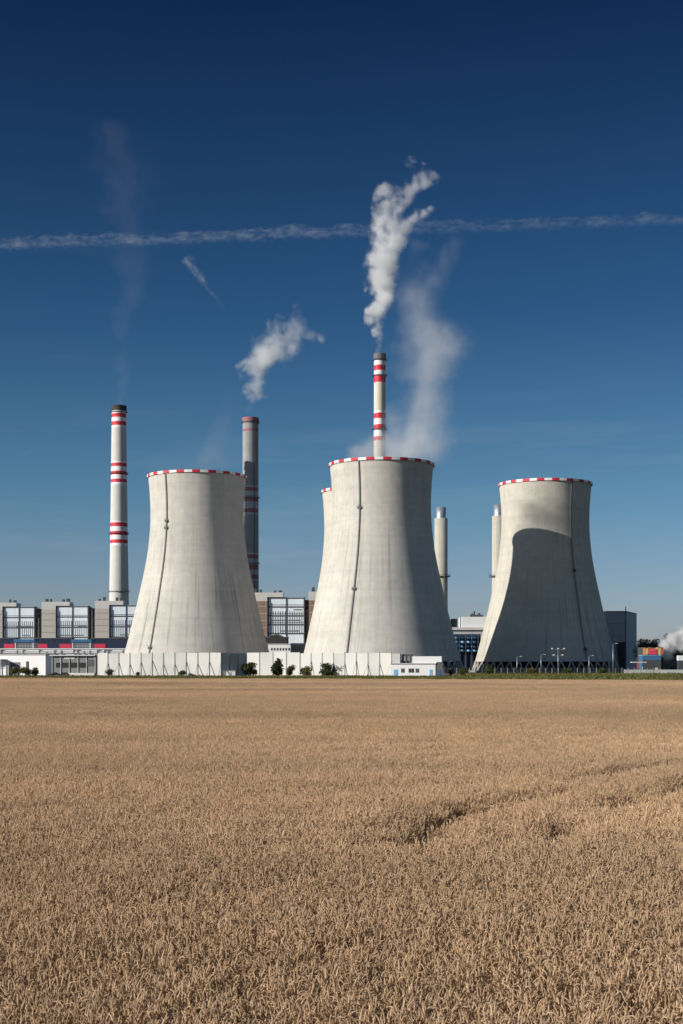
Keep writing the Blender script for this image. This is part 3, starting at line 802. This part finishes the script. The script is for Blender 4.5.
# lamps and masts
def lamp(px, D, top_y, arms, label, grp):
    t = thing('street_lamp' if arms == 1 else 'floodlight_mast', label, 'street lamp' if arms == 1 else 'floodlight mast', (PX(px, D), D, 0), grp)
    H = PZ(top_y, D)
    MB().rod((0,0,0), (0,0,H), .2, .12, 8).build('pole', M['steel'], t, True)
    if arms == 1:
        MB().bar((0,0,H), (1.8,0,H+.25), .14).build('arm', M['steel'], t)
        MB().box(1.4, 2.5, -.22, .22, H+.2, H+.42).build('lamp_head', M['wallpanel'], t)
    else:
        for j, z in enumerate((H, H-3.2)):
            MB().bar((-3.2,0,z), (3.2,0,z), .16).build('crossarm', M['steel'], t)
            for x in (-3, 0, 3) if j == 0 else (-2.2, 2.2):
                MB().box(x-.45, x+.45, -.4, .1, z+.1, z+.75).build('lamp_head', M['wallpanel'], t)
lamp(558, 720, 649.5, 2, 'floodlight mast with cross-arms before the right cooling tower', None)
lamp(613, 720, 644, 1, 'tall street lamp before the grey building', 'street lamps on the right')
lamp(541, 760, 655, 1, 'short street lamp left of the floodlight mast', 'street lamps on the right')
lamp(517, 690, 657, 1, 'grey street lamp near the lit left foot of the shadowed tower', 'street lamps on the right')
lamp(589, 720, 656, 1, 'grey street lamp under the ladder line of the right cooling tower', 'street lamps on the right')

# bus-stop like canopy with a red post
D = 735; t = thing('canopy_shelter', 'flat white canopy on a red post behind the low pale wall', 'shelter', (PX(631, D), D, 0))
MB().box(0, PX(646,D)-PX(631,D), -1.5, 1.5, 5.6, 6.1).build('roof', M['wallpanel'], t)
MB().bar((3.2,-1.2,0), (3.2,-1.2,5.6), .45).build('post', M['crimson'], t); MB().bar((6.2,1,0), (6.2,1,5.6), .3).build('post', M['greyclad'], t)
t = thing('marker_post', 'thin white marker post at the grey building\'s right corner', 'post', (PX(637.6, 860), 860, 0))
MB().rod((0,0,0), (0,0,PZ(645,860)), .35, .35, 8).build('pole', M['wallpanel'], t); MB().rod((0,0,PZ(645,860)), (0,0,PZ(643.5,860)), .5, .2, 8).build('cap', M['white'], t)

# orange-yellow market hall with a red and white centre
D = 785; x0 = PX(643, D)
t = thing('orange_building', 'orange and yellow fronted building with red centre panel at the far right', 'building', (x0, D, 0))
W = PX(663.5, D)-x0; z0, z1 = PZ(655.2, D), PZ(647.3, D)
MB().box(0, W, .3, 14, 0, z1).build('wall', M['darkgrey'], t)
for k in range(8):
    a = W*k/8; MB().box(a+.1, a+W/8-.1, 0, .29, z0+(k%3)*.35, z1-((k+1)%3)*.3).build('front_panel', (M['orange'], M['rust'], M['yellow'])[(k*2+k//3)%3], t)
MB().box(W*.30, W*.66, -.3, -.01, z0+.4, z1-1.0).build('centre_panel', M['crimson'], t)
MB().box(W*.36, W*.62, -.5, -.31, z0+2.8, z1-1.5).build('centre_board', M['white'], t)
t = thing('blue_shed', 'low blue shed below the orange-fronted building', 'shed', (PX(642.5, 775), 775, 0))
W = PX(661, 775)-PX(642.5, 775); MB().box(0, W, 0, 9, 0, PZ(655.6, 775)).build('wall', M['blue'], t)
MB().box(-.2, W+.2, -.3, 9.2, PZ(655.6,775), PZ(655,775)).build('roof', M['skyblue'], t)
MB().box(-.02, W+.02, -.06, -.005, 0, PZ(660,775)).build('plinth', M['darkgrey'], t)
MB().box(W*.68, W*.82, -.1, 0, 0, 3).build('door', M['white'], t)
t = thing('white_trailer', 'white box trailer among trees at the right edge', 'trailer', (PX(678, 765), 765, 0))
MB().box(0, 10, 0, 2.6, PZ(660.5,765), PZ(655.5,765)).build('box_body', M['white'], t)
for x in (1.2, 2.4, 8): MB().rod((x,-.1,.55), (x,.3,.55), .55, n=12).build('wheel', M['rubber'], t)
MB().box(.2, 9.8, .1, 2.5, .9, PZ(660.5,765)).build('chassis', M['steel_dark'], t)
D = 800
t = thing('grey_warehouse', 'low grey warehouse under the steam at the right edge', 'warehouse', (PX(665, D), D, 0))
MB().box(0, 40, 0, 20, 0, PZ(658.5, D)).build('wall', M['midgrey'], t); MB().box(-.3, 40.3, -.5, 20.5, PZ(658.5,D), PZ(658,D)).build('roof', M['greyclad'], t)
MB().box(3, 6, -.1, 0, 0, 4).build('door', M['darkgrey'], t)

# ------------------------------------------------------------- vegetation
def crown_mesh(rx, ry, rz, n, leaf, seed, lumps=6):
    rnd = random.Random(seed); mb = MB(); L = []
    for k in range(lumps):
        q = rnd.uniform(0, 2*PI); rr = rnd.uniform(.1, .62)
        L.append((rx*rr*math.cos(q), ry*rr*math.sin(q), rz*rnd.uniform(-.45,.6), rnd.uniform(.38,.62)))
    for k in range(n):
        cx, cy, cz, s = rnd.choice(L)
        d = Vector((rnd.gauss(0,1), rnd.gauss(0,1), rnd.gauss(0,1))).normalized() * (rnd.random()**.4)
        p = Vector((cx + d.x*rx*s, cy + d.y*ry*s, cz + d.z*rz*s))
        if p.z < -rz*.98: p.z = -rz*.98
        u = Vector((rnd.gauss(0,1), rnd.gauss(0,1), rnd.gauss(0,1))).normalized(); v = u.orthogonal().normalized()
        l = leaf*rnd.uniform(.6, 1.3)
        mb.add([p, p + u*l + v*l*.45, p + u*l*1.9, p + u*l - v*l*.45], [(0,1,2,3)])
    return mb
def bush(px, D, w, h, label, mat, seed, n=520):
    t = thing('bush', label, 'bush', (PX(px, D), D, 0), 'bushes in front of the plant')
    c = crown_mesh(w/2*1.12, w/2.2, h/2*1.08, n*2, max(.24, h*.085), seed).build('foliage', M[mat], t); c.location = (0, 0, h/2)
    st = MB(); rnd = random.Random(seed)
    for k in range(5): st.rod((rnd.uniform(-.2,.2),rnd.uniform(-.2,.2),0), (rnd.uniform(-w,w)*.25, rnd.uniform(-w,w)*.2, h*.7), .07, .03, 5)
    st.build('stems', M['bark'], t)
def mpx(n, D): return n/F*D
bush(15, 552, mpx(10,552), mpx(9,552), 'olive bush in front of the white shed door, nearest the left edge', 'leaf_olive', 1)
bush(25, 551, mpx(13,551), mpx(10,551), 'largest olive bush before the grey roller door', 'leaf_olive', 2)
bush(35.5, 552, mpx(10,552), mpx(8.5,552), 'low olive bush right of the roller door', 'leaf_olive', 3)
bush(109, 558, mpx(12,558), mpx(7,558), 'dark low bush at the barrier\'s end beside the grey shed', 'leaf_dark', 4)
bush(138, 560, mpx(4,560), mpx(4,560), 'tiny green bush at the left barrier\'s foot', 'leaf_green', 5, 200)
bush(182, 559, mpx(9,559), mpx(6,559), 'dark round bush at the middle of the left barrier', 'leaf_dark', 6)
bush(204, 560, mpx(6,560), mpx(3.5,560), 'very low olive bush right along the left barrier', 'leaf_olive', 61, 200)
bush(250, 562, mpx(19,562), mpx(14,562), 'broad yellow-green bush left of the light blue car', 'leaf_olive', 7, 900)
bush(277, 566, mpx(13,566), mpx(16,566), 'tall dark green bush right of the light blue car', 'leaf_green', 8, 900)
bush(291, 575, mpx(9,575), mpx(11,575), 'thin olive bush between the tall dark bush and broad dark bushes', 'leaf_olive', 9)
bush(307, 570, mpx(16,570), mpx(10,570), 'yellow-green low bush left of the broad dark bush', 'leaf_olive', 10)
bush(332, 572, mpx(25,572), mpx(12.5,572), 'broad dark green bush in front of the middle tower\'s barrier', 'leaf_dark', 11, 1000)
bush(355, 574, mpx(9,574), mpx(5,574), 'small dark bush by the struts left of the pump house', 'leaf_dark', 12)
bush(451, 560, mpx(7,560), mpx(6.5,560), 'yellowish bush by the pump house\'s grey annex', 'leaf_olive', 13)
bush(463, 600, mpx(9,600), mpx(8,600), 'yellowish bush before the wire fence near the pump house', 'leaf_olive', 14)
bush(488, 640, mpx(10,640), mpx(9,640), 'green bush at the lit foot of the shadowed tower', 'leaf_green', 15)
bush(531, 640, mpx(13,640), mpx(7,640), 'olive bush below the short street lamp', 'leaf_olive', 16)
bush(568, 640, mpx(12,640), mpx(6,640), 'low green bush right of the floodlight mast', 'leaf_green', 17)
bush(603, 660, mpx(11,660), mpx(6,660), 'low green bush below the tall street lamp', 'leaf_green', 18)

# grass verge with weeds between wheat and fence
gb = MB(); rg = random.Random(44)
for k in range(90000):
    u = rg.random(); x = rg.uniform(-190, 260)
    y0 = edge_y(x) + 3; y1 = 560 if x < 55 else 690
    y = y0 + (y1-y0)*rg.random()
    if y0 > y1: continue
    h = rg.uniform(.2, .55) * (1 if x < 40 else 1.5) * (1.6 if rg.random() < .03 else 1); w = rg.uniform(.12, .4); q = rg.uniform(0, PI)
    dx, dy = math.cos(q)*w, math.sin(q)*w; lx_, ly_ = rg.gauss(0,.25), rg.gauss(0,.25)
    gb.add([(x-dx,y-dy,0),(x+dx,y+dy,0),(x+lx_+dx*.6,y+ly_+dy*.6,h),(x+lx_-dx*.4,y+ly_-dy*.4,h*.9)], [(0,1,2,3)])
tag(gb.build('grass', M['grass']), 'rough olive grass verge between the wheat and the plant', 'grass', kind='stuff')

# trees at the far right and far behind
def tree_proto(label, h, w, mat, seed, loc, n=900):
    t = thing('tree', label, 'tree', loc, 'trees behind the orange building')
    tr = MB().rod((0,0,0), (0,0,h*.5), h*.03, h*.018, 8)
    tr.rod((0,0,h*.3), (w*.2,0,h*.7), h*.015, h*.006, 6).rod((0,0,h*.35), (-w*.18,w*.1,h*.7), h*.015, h*.006, 6)
    tr.build('trunk', M['bark'], t)
    c = crown_mesh(w/2, w/2, h*.38, n, h*.03, seed, 9).build('crown', M[mat], t); c.location = (0,0,h*.6)
    return t
ta = tree_proto('dark tree right behind the grey building\'s corner marker post', 13.5, 7.5, 'leaf_far', 31, (PX(641, 880), 880, 0), 2200)
ta.scale = (1.62,1.62,1.62)
spots = [(646.5,885,1.6,'dark tree above the orange building\'s left half'), (652.5,880,1.55,'dark tree above the orange building\'s middle'),
         (658,890,1.62,'dark tree above the orange building\'s right end'), (667.5,885,1.85,'tallest dark tree standing in the white steam'),
         (672,830,1.1,'dark tree just under the white steam near the right edge'), (677,835,1.2,'dark tree left of the white trailer\'s roof'),
         (682.5,832,1.25,'dark tree at the very right edge'), (688,840,1.3,'dark tree just cut by the right picture edge')]
for i, (px, D, s, lb) in enumerate(spots): dup(ta, (PX(px, D), D, 0), lb, rz=i*1.3, scale=s)
wd = MB(); rw = random.Random(5)
for k in range(9000):
    x = rw.uniform(-1500, 1500); y = 2600 + rw.uniform(0, 160); hmax = 14 + 5*mnoise.noise(Vector((x*.02, 0, 0)))
    p = Vector((x, y, rw.uniform(0, hmax))); u = Vector((rw.gauss(0,1),rw.gauss(0,1),rw.gauss(0,1))).normalized(); v = u.orthogonal().normalized(); l = rw.uniform(2, 4)
    wd.add([p-u*l, p+v*l*.6, p+u*l, p-v*l*.6], [(0,1,2,3)])
tag(wd.build('woods', M['leaf_dark']), 'dark far-off wood along the horizon', 'woods', kind='stuff')

# ------------------------------------------------------- steam and contrails
def plume(name, label, cat, D, pts, dens, ns, amp, sharp, warp, dcurve, group=None, aniso=.35, rate=.12, detail=5, color=(1,1,1), rough=.62, flat=1.0, core=1.0):
    """volume in a snug tube; pts = (px, py, half width px) from the foot upwards"""
    P = [(PX(px, D), PZ(py, D), mpx(r, D)) for px, py, r in pts]
    bx, bz = P[0][0], P[0][1]; H = P[-1][1] - bz
    K = max(max(abs(p[0]-bx) for p in P), max(p[2] for p in P)) * 2.2
    m, nt = new_mat(name + '_vapour'); b = NT(nt)
    tc = b.n('ShaderNodeTexCoord')
    nz = b.n('ShaderNodeTexNoise', ins={'Vector': tc.outputs['Object'], 'Scale': ns*.5, 'Detail': 3, 'Roughness': .55})
    off = b.n('ShaderNodeVectorMath', operation='SUBTRACT', ins={0: nz.outputs['Color'], 1: (.5,.5,.5)})
    sp0 = b.n('ShaderNodeSeparateXYZ', ins={0: tc.outputs['Object']})
    t = b.math('DIVIDE', sp0.outputs[2], H, clamp=True)
    wk = b.math('MULTIPLY', b.math('MULTIPLY_ADD', t, 2.6, .22, clamp=True), warp)
    off2 = b.n('ShaderNodeVectorMath', operation='SCALE', ins={0: off.outputs[0], 'Scale': wk})
    pos = b.n('ShaderNodeVectorMath', operation='ADD', ins={0: tc.outputs['Object'], 1: off2.outputs[0]})
    sp = b.n('ShaderNodeSeparateXYZ', ins={0: pos.outputs[0]})
    def curve(vals):
        fc = b.n('ShaderNodeFloatCurve', ins={'Value': t}); c = fc.mapping.curves[0]
        for i, (q, v) in enumerate(vals):
            if i < 2: c.points[i].location = (q, v)
            else: c.points.new(q, v)
        for p in c.points: p.handle_type = 'AUTO_CLAMPED'
        fc.mapping.update(); return fc.outputs[0]
    T = [(p[1]-bz)/H for p in P]
    cx = b.math('MULTIPLY', b.math('SUBTRACT', curve([(q, (p[0]-bx)/K*.9+.5) for q, p in zip(T, P)]), .5), K/.9)
    cr = b.math('MULTIPLY', curve([(q, p[2]/K) for q, p in zip(T, P)]), K)
    dx = b.math('SUBTRACT', sp.outputs[0], cx)
    dy = b.math('DIVIDE', sp.outputs[1], flat)
    d = b.math('DIVIDE', b.math('SQRT', b.math('ADD', b.math('MULTIPLY', dx, dx), b.math('MULTIPLY', dy, dy))), cr)
    n2 = b.n('ShaderNodeTexNoise', ins={'Vector': tc.outputs['Object'], 'Scale': ns, 'Detail': detail, 'Roughness': rough})
    q = b.math('ADD', b.math('SUBTRACT', core, d), b.math('MULTIPLY', b.math('SUBTRACT', n2.outputs[0], .55), amp))
    q = b.math('MULTIPLY', q, sharp, clamp=True)
    q = b.math('MULTIPLY', q, q)
    # never denser than nothing at the hull itself
    de = b.math('MULTIPLY', b.math('MULTIPLY', q, dens), curve(dcurve))
    vs = b.n('ShaderNodeVolumeScatter', ins={'Color': (*color, 1), 'Density': de, 'Anisotropy': aniso})
    b.n('ShaderNodeOutputMaterial', ins={'Volume': vs.outputs[0]})
    try: m.cycles.volume_step_rate = rate
    except Exception: pass
    mb = MB(); n = 18; grow = 1.05 + amp*.12
    FP = []
    for i in range(len(P)-1):
        for k in range(3):
            u = k/3; FP.append(tuple(P[i][j]*(1-u) + P[i+1][j]*u for j in range(3)))
    FP.append(P[-1])
    for x, z, r in FP:
        for k in range(n):
            a = 2*PI*k/n; mb.v.append((x-bx+(r*grow+warp*.17)*math.cos(a), (r*grow+warp*.17)*flat*math.sin(a), z-bz))
    for i in range(len(FP)-1):
        for k in range(n): mb.f.append((i*n+k, i*n+(k+1)%n, (i+1)*n+(k+1)%n, (i+1)*n+k)); mb.m.append(0)
    mb.f += [tuple(range(n-1,-1,-1)), tuple(range((len(FP)-1)*n, len(FP)*n))]; mb.m += [0,0]
    o = mb.build(name, m, None, False, (bx, D, bz))
    return tag(o, label, cat, group)
def billow(label, D, blobs, dens, ns, amp, sharp, warp, rate, z_fade=None, aniso=.3, seed=1, core=1.0):
    """cloud of overlapping puffs; blobs = (px, py, radius px[, weight]) at distance D; the hull is one skin round all puffs"""
    rnd = random.Random(seed)
    bx, bz = PX(blobs[0][0], D), PZ(blobs[0][1], D)
    B = []
    for bb in blobs:
        r = mpx(bb[2], D); B.append((PX(bb[0], D)-bx, bb[4] if len(bb) > 4 else rnd.uniform(-.35,.35)*r, PZ(bb[1], D)-bz, r, bb[3] if len(bb) > 3 else 1))
    m, nt = new_mat('billow_vapour'); b = NT(nt)
    tc = b.n('ShaderNodeTexCoord')
    nz = b.n('ShaderNodeTexNoise', ins={'Vector': tc.outputs['Object'], 'Scale': ns*.5, 'Detail': 3, 'Roughness': .55})
    off = b.n('ShaderNodeVectorMath', operation='SUBTRACT', ins={0: nz.outputs['Color'], 1: (.5,.5,.5)})
    off2 = b.n('ShaderNodeVectorMath', operation='SCALE', ins={0: off.outputs[0], 'Scale': warp})
    pos = b.n('ShaderNodeVectorMath', operation='ADD', ins={0: tc.outputs['Object'], 1: off2.outputs[0]})
    best = None
    for x, y, z, r, wgt in B:
        dn = b.n('ShaderNodeVectorMath', operation='DISTANCE', ins={0: pos.outputs[0], 1: (x, y, z)})
        v = b.math('SUBTRACT', core*(.4+.6*wgt), b.math('DIVIDE', dn.outputs['Value'], r))
        best = v if best is None else b.math('SMOOTH_MAX', best, v, .6)
    n2 = b.n('ShaderNodeTexNoise', ins={'Vector': tc.outputs['Object'], 'Scale': ns, 'Detail': 6, 'Roughness': .6})
    q = b.math('ADD', best, b.math('MULTIPLY', b.math('SUBTRACT', n2.outputs[0], .54), amp))
    q = b.math('MULTIPLY', q, sharp, clamp=True); q = b.math('MULTIPLY', q, q)
    de = b.math('MULTIPLY', q, dens)
    if z_fade:
        sp = b.n('ShaderNodeSeparateXYZ', ins={0: tc.outputs['Object']})
        H = max(x[2] for x in B); t = b.math('DIVIDE', sp.outputs[2], H, clamp=True)
        de = b.math('MULTIPLY', de, b.ramp(t, [(p, (v, v, v)) for p, v in z_fade]))
    vs = b.n('ShaderNodeVolumeScatter', ins={'Color': (1,1,1,1), 'Density': de, 'Anisotropy': aniso})
    b.n('ShaderNodeOutputMaterial', ins={'Volume': vs.outputs[0]})
    try: m.cycles.volume_step_rate = rate
    except Exception: pass
    mb = MB()
    for x, y, z, r, wgt in B:
        R_ = r*(1.3 + (core-1)*.8)*max(.85, wgt); n = 12
        rows = [(0,-1)] + [(math.sin(PI*k/8), -math.cos(PI*k/8)) for k in range(1, 8)] + [(0,1)]
        o = len(mb.v)
        for k in range(1, 8):
            for j in range(n):
                a = 2*PI*j/n; mb.v.append((x+R_*rows[k][0]*math.cos(a), y+R_*rows[k][0]*math.sin(a), z+R_*rows[k][1]))
        mb.v += [(x, y, z-R_), (x, y, z+R_)]
        for k in range(6):
            for j in range(n): mb.f.append((o+k*n+j, o+k*n+(j+1)%n, o+(k+1)*n+(j+1)%n, o+(k+1)*n+j)); mb.m.append(0)
        for j in range(n):
            mb.f += [(o+7*n, o+(j+1)%n, o+j), (o+7*n+1, o+6*n+j, o+6*n+(j+1)%n)]; mb.m += [0,0]
    o = mb.build('steam_plume', m, None, False, (bx, D, bz))
    md = o.modifiers.new('skin', 'REMESH'); md.mode = 'VOXEL'; md.voxel_size = max(min(x[3] for x in B)*.35, max(x[3] for x in B)*.14); md.adaptivity = 0
    return tag(o, label, 'steam', 'steam over the plant')

billow('dense white steam column above the slim cream chimney', 1351,
       [(379,351,4),(378,346,5),(377,340,6),(377,333,7.5),(376,324,9.5),(377,314,11),(379,302,13),(381,290,14),(383,277,16),(386,264,18),(388,250,17),(394,240,15),(382,232,12),(390,222,15),(386,208,12),(384,195,10,.9),(383,185,7,.8),
        (402,226,13,.8),(413,216,13,.8),(425,214,10,.7),(433,210,6,.6),(398,205,12,.9),(404,192,12,.9),(411,180,13,.85),(422,178,11,.75),(434,178,7,.65),(409,168,9,.8),(413,160,7,.7),(425,164,6,.6)],
       .17, .055, 3.0, 1.5, 34, .03, [(0,.25),(.06,.6),(.12,1),(.6,.8),(.8,.5),(1,.35)], seed=3, core=1.16)
billow('small white steam puff leaning right above the shaded grey chimney', 1702,
       [(250,408,7,.6),(250,398,10,.9),(259,394,9,.9),(253,384,12),(257,374,13),(252,364,13),(263,362,16),(258,352,14),(271,350,16),(281,342,17),(269,336,13,.9),(270,325,9,.7),(289,332,15,.9),(298,324,12,.75),(302,314,11,.65),(308,333,11,.7),(318,339,9,.6),(288,346,11,.9),(285,318,8,.6)],
       .065, .042, 3.2, 1.4, 42, .04, [(0,.12),(.12,.7),(.25,1),(.5,.9),(.8,.55),(1,.4)], seed=5, core=1.2)
billow('thin grey steam drifting up from the largest cooling tower', 779,
       [(402,456,26),(371,453,18,1.0,17),(386,450,19,1.0,20),(404,452,18,.9,16),(356,456,12,.7,10),(378,441,11,.7,19),(390,434,15,.75,14),(396,424,20,.7),(424,450,26),(416,432,30),(424,410,32),(426,386,33),(434,360,36),(458,350,24,.8),(418,336,30),(411,314,27,.9),(417,296,25,.9),(432,276,22,.85),(445,258,22,.8),(461,246,16,.7),(425,245,16,.6),(446,330,20,.6),(404,392,22,.7)],
       .052, .040, 2.8, 1.0, 36, .05, [(0,1),(.08,.9),(.2,.66),(.5,.58),(.7,.46),(1,.36)], seed=8, core=1.35)
plume('steam_plume', 'faint haze of smoke above the chimney nearest the left edge', 'steam', 1623,
      [(120,405,8),(122,370,14),(122,330,17),(128,290,24),(134,250,32),(132,200,38),(124,150,40),(118,120,22)],
      .0056, .022, 3.0, 1.5, 60, [(0,1),(.12,.75),(.3,.36),(.55,.2),(1,.13)], 'steam over the plant', rate=.08)
plume('steam_plume', 'faint veil of steam leaving the left cooling tower\'s mouth', 'steam', 828,
      [(200,470,42),(207,462,42),(214,445,32),(222,425,24),(230,405,18),(236,385,8)],
      .0060, .045, 3.0, 1.5, 24, [(0,.7),(.3,.9),(.7,.6),(1,.2)], 'steam over the plant', rate=.08)
billow('white steam cloud rolling among the trees at the right edge', 795,
       [(661,652,6),(664,645,8.5),(671,649,8.5),(673,640,9),(680,641,10.5),(683,633,11),(691,635,13),(701,628,12),(668,656,6)],
       .8, .13, 2.2, 2.2, 5, .05, seed=11)
plume('steam_plume', 'faint grey smoke behind the white roof box between the towers', 'steam', 1300,
      [(462,616,10),(464,611,13),(468,606,15),(472,601,12),(474,597,5)],
      .006, .06, 2.6, 1.5, 14, [(0,.8),(.5,1),(1,.3)], 'steam over the plant', rate=.1)

def contrail(label, p0, p1, r, dens, D, ns, dcurve, amp=3.2, taper=0, split=True):
    a = Vector((PX(p0[0], D), D, PZ(p0[1], D))); b_ = Vector((PX(p1[0], D), D, PZ(p1[1], D)))
    Lg = (b_-a).length; rm = mpx(r, D)
    m, nt = new_mat('contrail_ice'); b = NT(nt)
    tc = b.n('ShaderNodeTexCoord'); mp = b.n('ShaderNodeMapping', ins={'Vector': tc.outputs['Object'], 'Scale': (1,1,.55)})
    sp = b.n('ShaderNodeSeparateXYZ', ins={0: tc.outputs['Object']})
    n1 = b.n('ShaderNodeTexNoise', ins={'Vector': mp.outputs[0], 'Scale': ns, 'Detail': 5, 'Roughness': .65})
    t = b.math('DIVIDE', sp.outputs[2], Lg, clamp=True)
    fc = b.n('ShaderNodeFloatCurve', ins={'Value': t}); c = fc.mapping.curves[0]
    for i, (q, v) in enumerate(dcurve):
        if i < 2: c.points[i].location = (q, v)
        else: c.points.new(q, v)
    fc.mapping.update()
    # two strands side by side
    x = sp.outputs[0]; y = sp.outputs[1]
    wob = b.n('ShaderNodeTexNoise', ins={'Vector': mp.outputs[0], 'Scale': ns*.3, 'Detail': 3})
    x = b.math('ADD', x, b.math('MULTIPLY', b.math('SUBTRACT', wob.outputs[0], .5), rm*1.1))
    if taper: x = b.math('DIVIDE', x, b.math('SUBTRACT', 1.0, b.math('MULTIPLY', t, taper)))
    d1 = b.math('DIVIDE', b.math('ABSOLUTE', b.math('SUBTRACT', x, rm*.25 if split else 0)), rm*.75)
    d2 = b.math('DIVIDE', b.math('ABSOLUTE', b.math('ADD', x, rm*.42)), rm*.42)
    dd = b.math('MINIMUM', d1, b.math('ADD', d2, .25)) if split else d1; dd = b.math('MAXIMUM', dd, b.math('DIVIDE', b.math('ABSOLUTE', y), rm))
    q = b.math('ADD', b.math('SUBTRACT', 1.0, dd), b.math('MULTIPLY', b.math('SUBTRACT', n1.outputs[0], .55), amp))
    q = b.math('ADD', q, b.math('MULTIPLY', b.math('SUBTRACT', wob.outputs[0], .5), 2.2))
    q = b.math('MULTIPLY', q, 1.0, clamp=True); q = b.math('POWER', q, 1.7)
    de = b.math('MULTIPLY', b.math('MULTIPLY', q, dens), fc.outputs[0])
    vs = b.n('ShaderNodeVolumeScatter', ins={'Color': (.95,.97,1,1), 'Density': de, 'Anisotropy': .3})
    b.n('ShaderNodeOutputMaterial', ins={'Volume': vs.outputs[0]})
    try: m.cycles.volume_step_rate = .02
    except Exception: pass
    o = MB().rod((0,0,0), (0,0,Lg), rm*1.25, rm*1.25, 16).build('contrail', m)
    o.location = a
    z = (b_-a).normalized(); yv = Vector((0,1,0)); xv = yv.cross(z).normalized(); yv = z.cross(xv)
    o.rotation_euler = Matrix((xv, yv, z)).transposed().to_euler()
    return tag(o, label, 'contrail', 'aircraft contrails')
contrail('long white contrail crossing the whole sky behind the steam', (-60,246), (760,215), 7.6, .0019, 24000, .016, [(0,.75),(.2,.9),(.45,1),(.54,.7),(.7,.5),(.85,.65),(1,.5)])
contrail('short slanting contrail wisp above the shaded grey chimney', (186,258), (226,312), 9.0, .0024, 24000, .014, [(0,.5),(.2,1),(.6,.7),(.75,.25),(1,.1)], taper=.8, split=False)

# ------------------------------------------------------------- light & sky
SUN_EL, SUN_AZ_DIR = math.radians(19.2), math.radians(24.5)   # light travels towards (+cos, +sin)
ld = Vector((math.cos(SUN_AZ_DIR)*math.cos(SUN_EL), math.sin(SUN_AZ_DIR)*math.cos(SUN_EL), -math.sin(SUN_EL)))
sl = bpy.data.lights.new('sun', 'SUN'); sl.energy = 5.0; sl.angle = math.radians(.53); sl.color = (1.0, .945, .86)
so = bpy.data.objects.new('sun', sl); COL.objects.link(so); so.rotation_euler = ld.to_track_quat('-Z', 'Y').to_euler()
so.location = (-300, -200, 300)
w = bpy.data.worlds.new('World'); S.world = w; w.use_nodes = True
nt = w.node_tree; nt.nodes.clear(); b = NT(nt)
sky = b.n('ShaderNodeTexSky', sky_type='NISHITA', sun_disc=False, sun_elevation=SUN_EL, altitude=300, air_density=1.0, dust_density=.6, ozone_density=2.0)
sv = -ld; sky.sun_rotation = math.atan2(sv.x, sv.y)
tc = b.n('ShaderNodeTexCoord'); sp = b.n('ShaderNodeSeparateXYZ', ins={0: tc.outputs['Generated']})
# polarised clear sky deepening with height; overhead part brightened to fill the shade
tint = b.ramp(sp.outputs[2], [(0, (0.3693,0.3968,0.6050)), (.05, (0.3104,0.3654,0.5225)), (.12, (0.1964,0.3143,0.4125)), (.24, (0.0825,0.1846,0.2868)), (.445, (0.0215,0.0610,0.1290)), (.6, (.62,.61,.60)), (1, (1,.98,.95))])
col = b.mix(1.0, sky.outputs[0], tint, 'MULTIPLY')
# thin veils of cirrus low over the horizon
mp = b.n('ShaderNodeMapping', ins={'Vector': tc.outputs['Generated'], 'Scale': (3, 3, 26)})
cn = b.n('ShaderNodeTexNoise', ins={'Vector': mp.outputs[0], 'Scale': 1.6, 'Detail': 6, 'Roughness': .6})
cf = b.math('MULTIPLY', b.ramp(cn.outputs[0], [(.52, (0,0,0)), (.75, (1,1,1))]), b.ramp(sp.outputs[2], [(.0, (.26,)*3), (.12, (.17,)*3), (.2, (.02,)*3), (.45, (.0,)*3)]))
col = b.mix(cf, col, (2.1,2.5,2.85))
bg = b.n('ShaderNodeBackground', ins={'Color': col, 'Strength': .14})
b.n('ShaderNodeOutputWorld', ins={'Surface': bg.outputs[0]})

# ---------------------------------------------------------------- camera
cam = bpy.data.cameras.new('camera'); cam.lens = 50; cam.sensor_width = 36; cam.sensor_fit = 'AUTO'
cam.dof.use_dof = True; cam.dof.focus_distance = 600; cam.dof.aperture_fstop = 5.6
cam.shift_y = (HY - 512)/1024; cam.clip_start = .5; cam.clip_end = 120000
co = bpy.data.objects.new('camera', cam); COL.objects.link(co); co.location = (0, 0, CAMZ); co.rotation_euler = (math.radians(90), 0, 0)
S.camera = co
S.view_settings.view_transform = 'Standard'; S.view_settings.look = 'None'; S.view_settings.exposure = .32; S.view_settings.gamma = 1
c = S.cycles if hasattr(S, 'cycles') else None
S.render.engine = 'CYCLES'
S.cycles.volume_bounces = 4; S.cycles.max_bounces = 8; S.cycles.diffuse_bounces = 3; S.cycles.volume_max_steps = 256
S.cycles.use_denoising = True
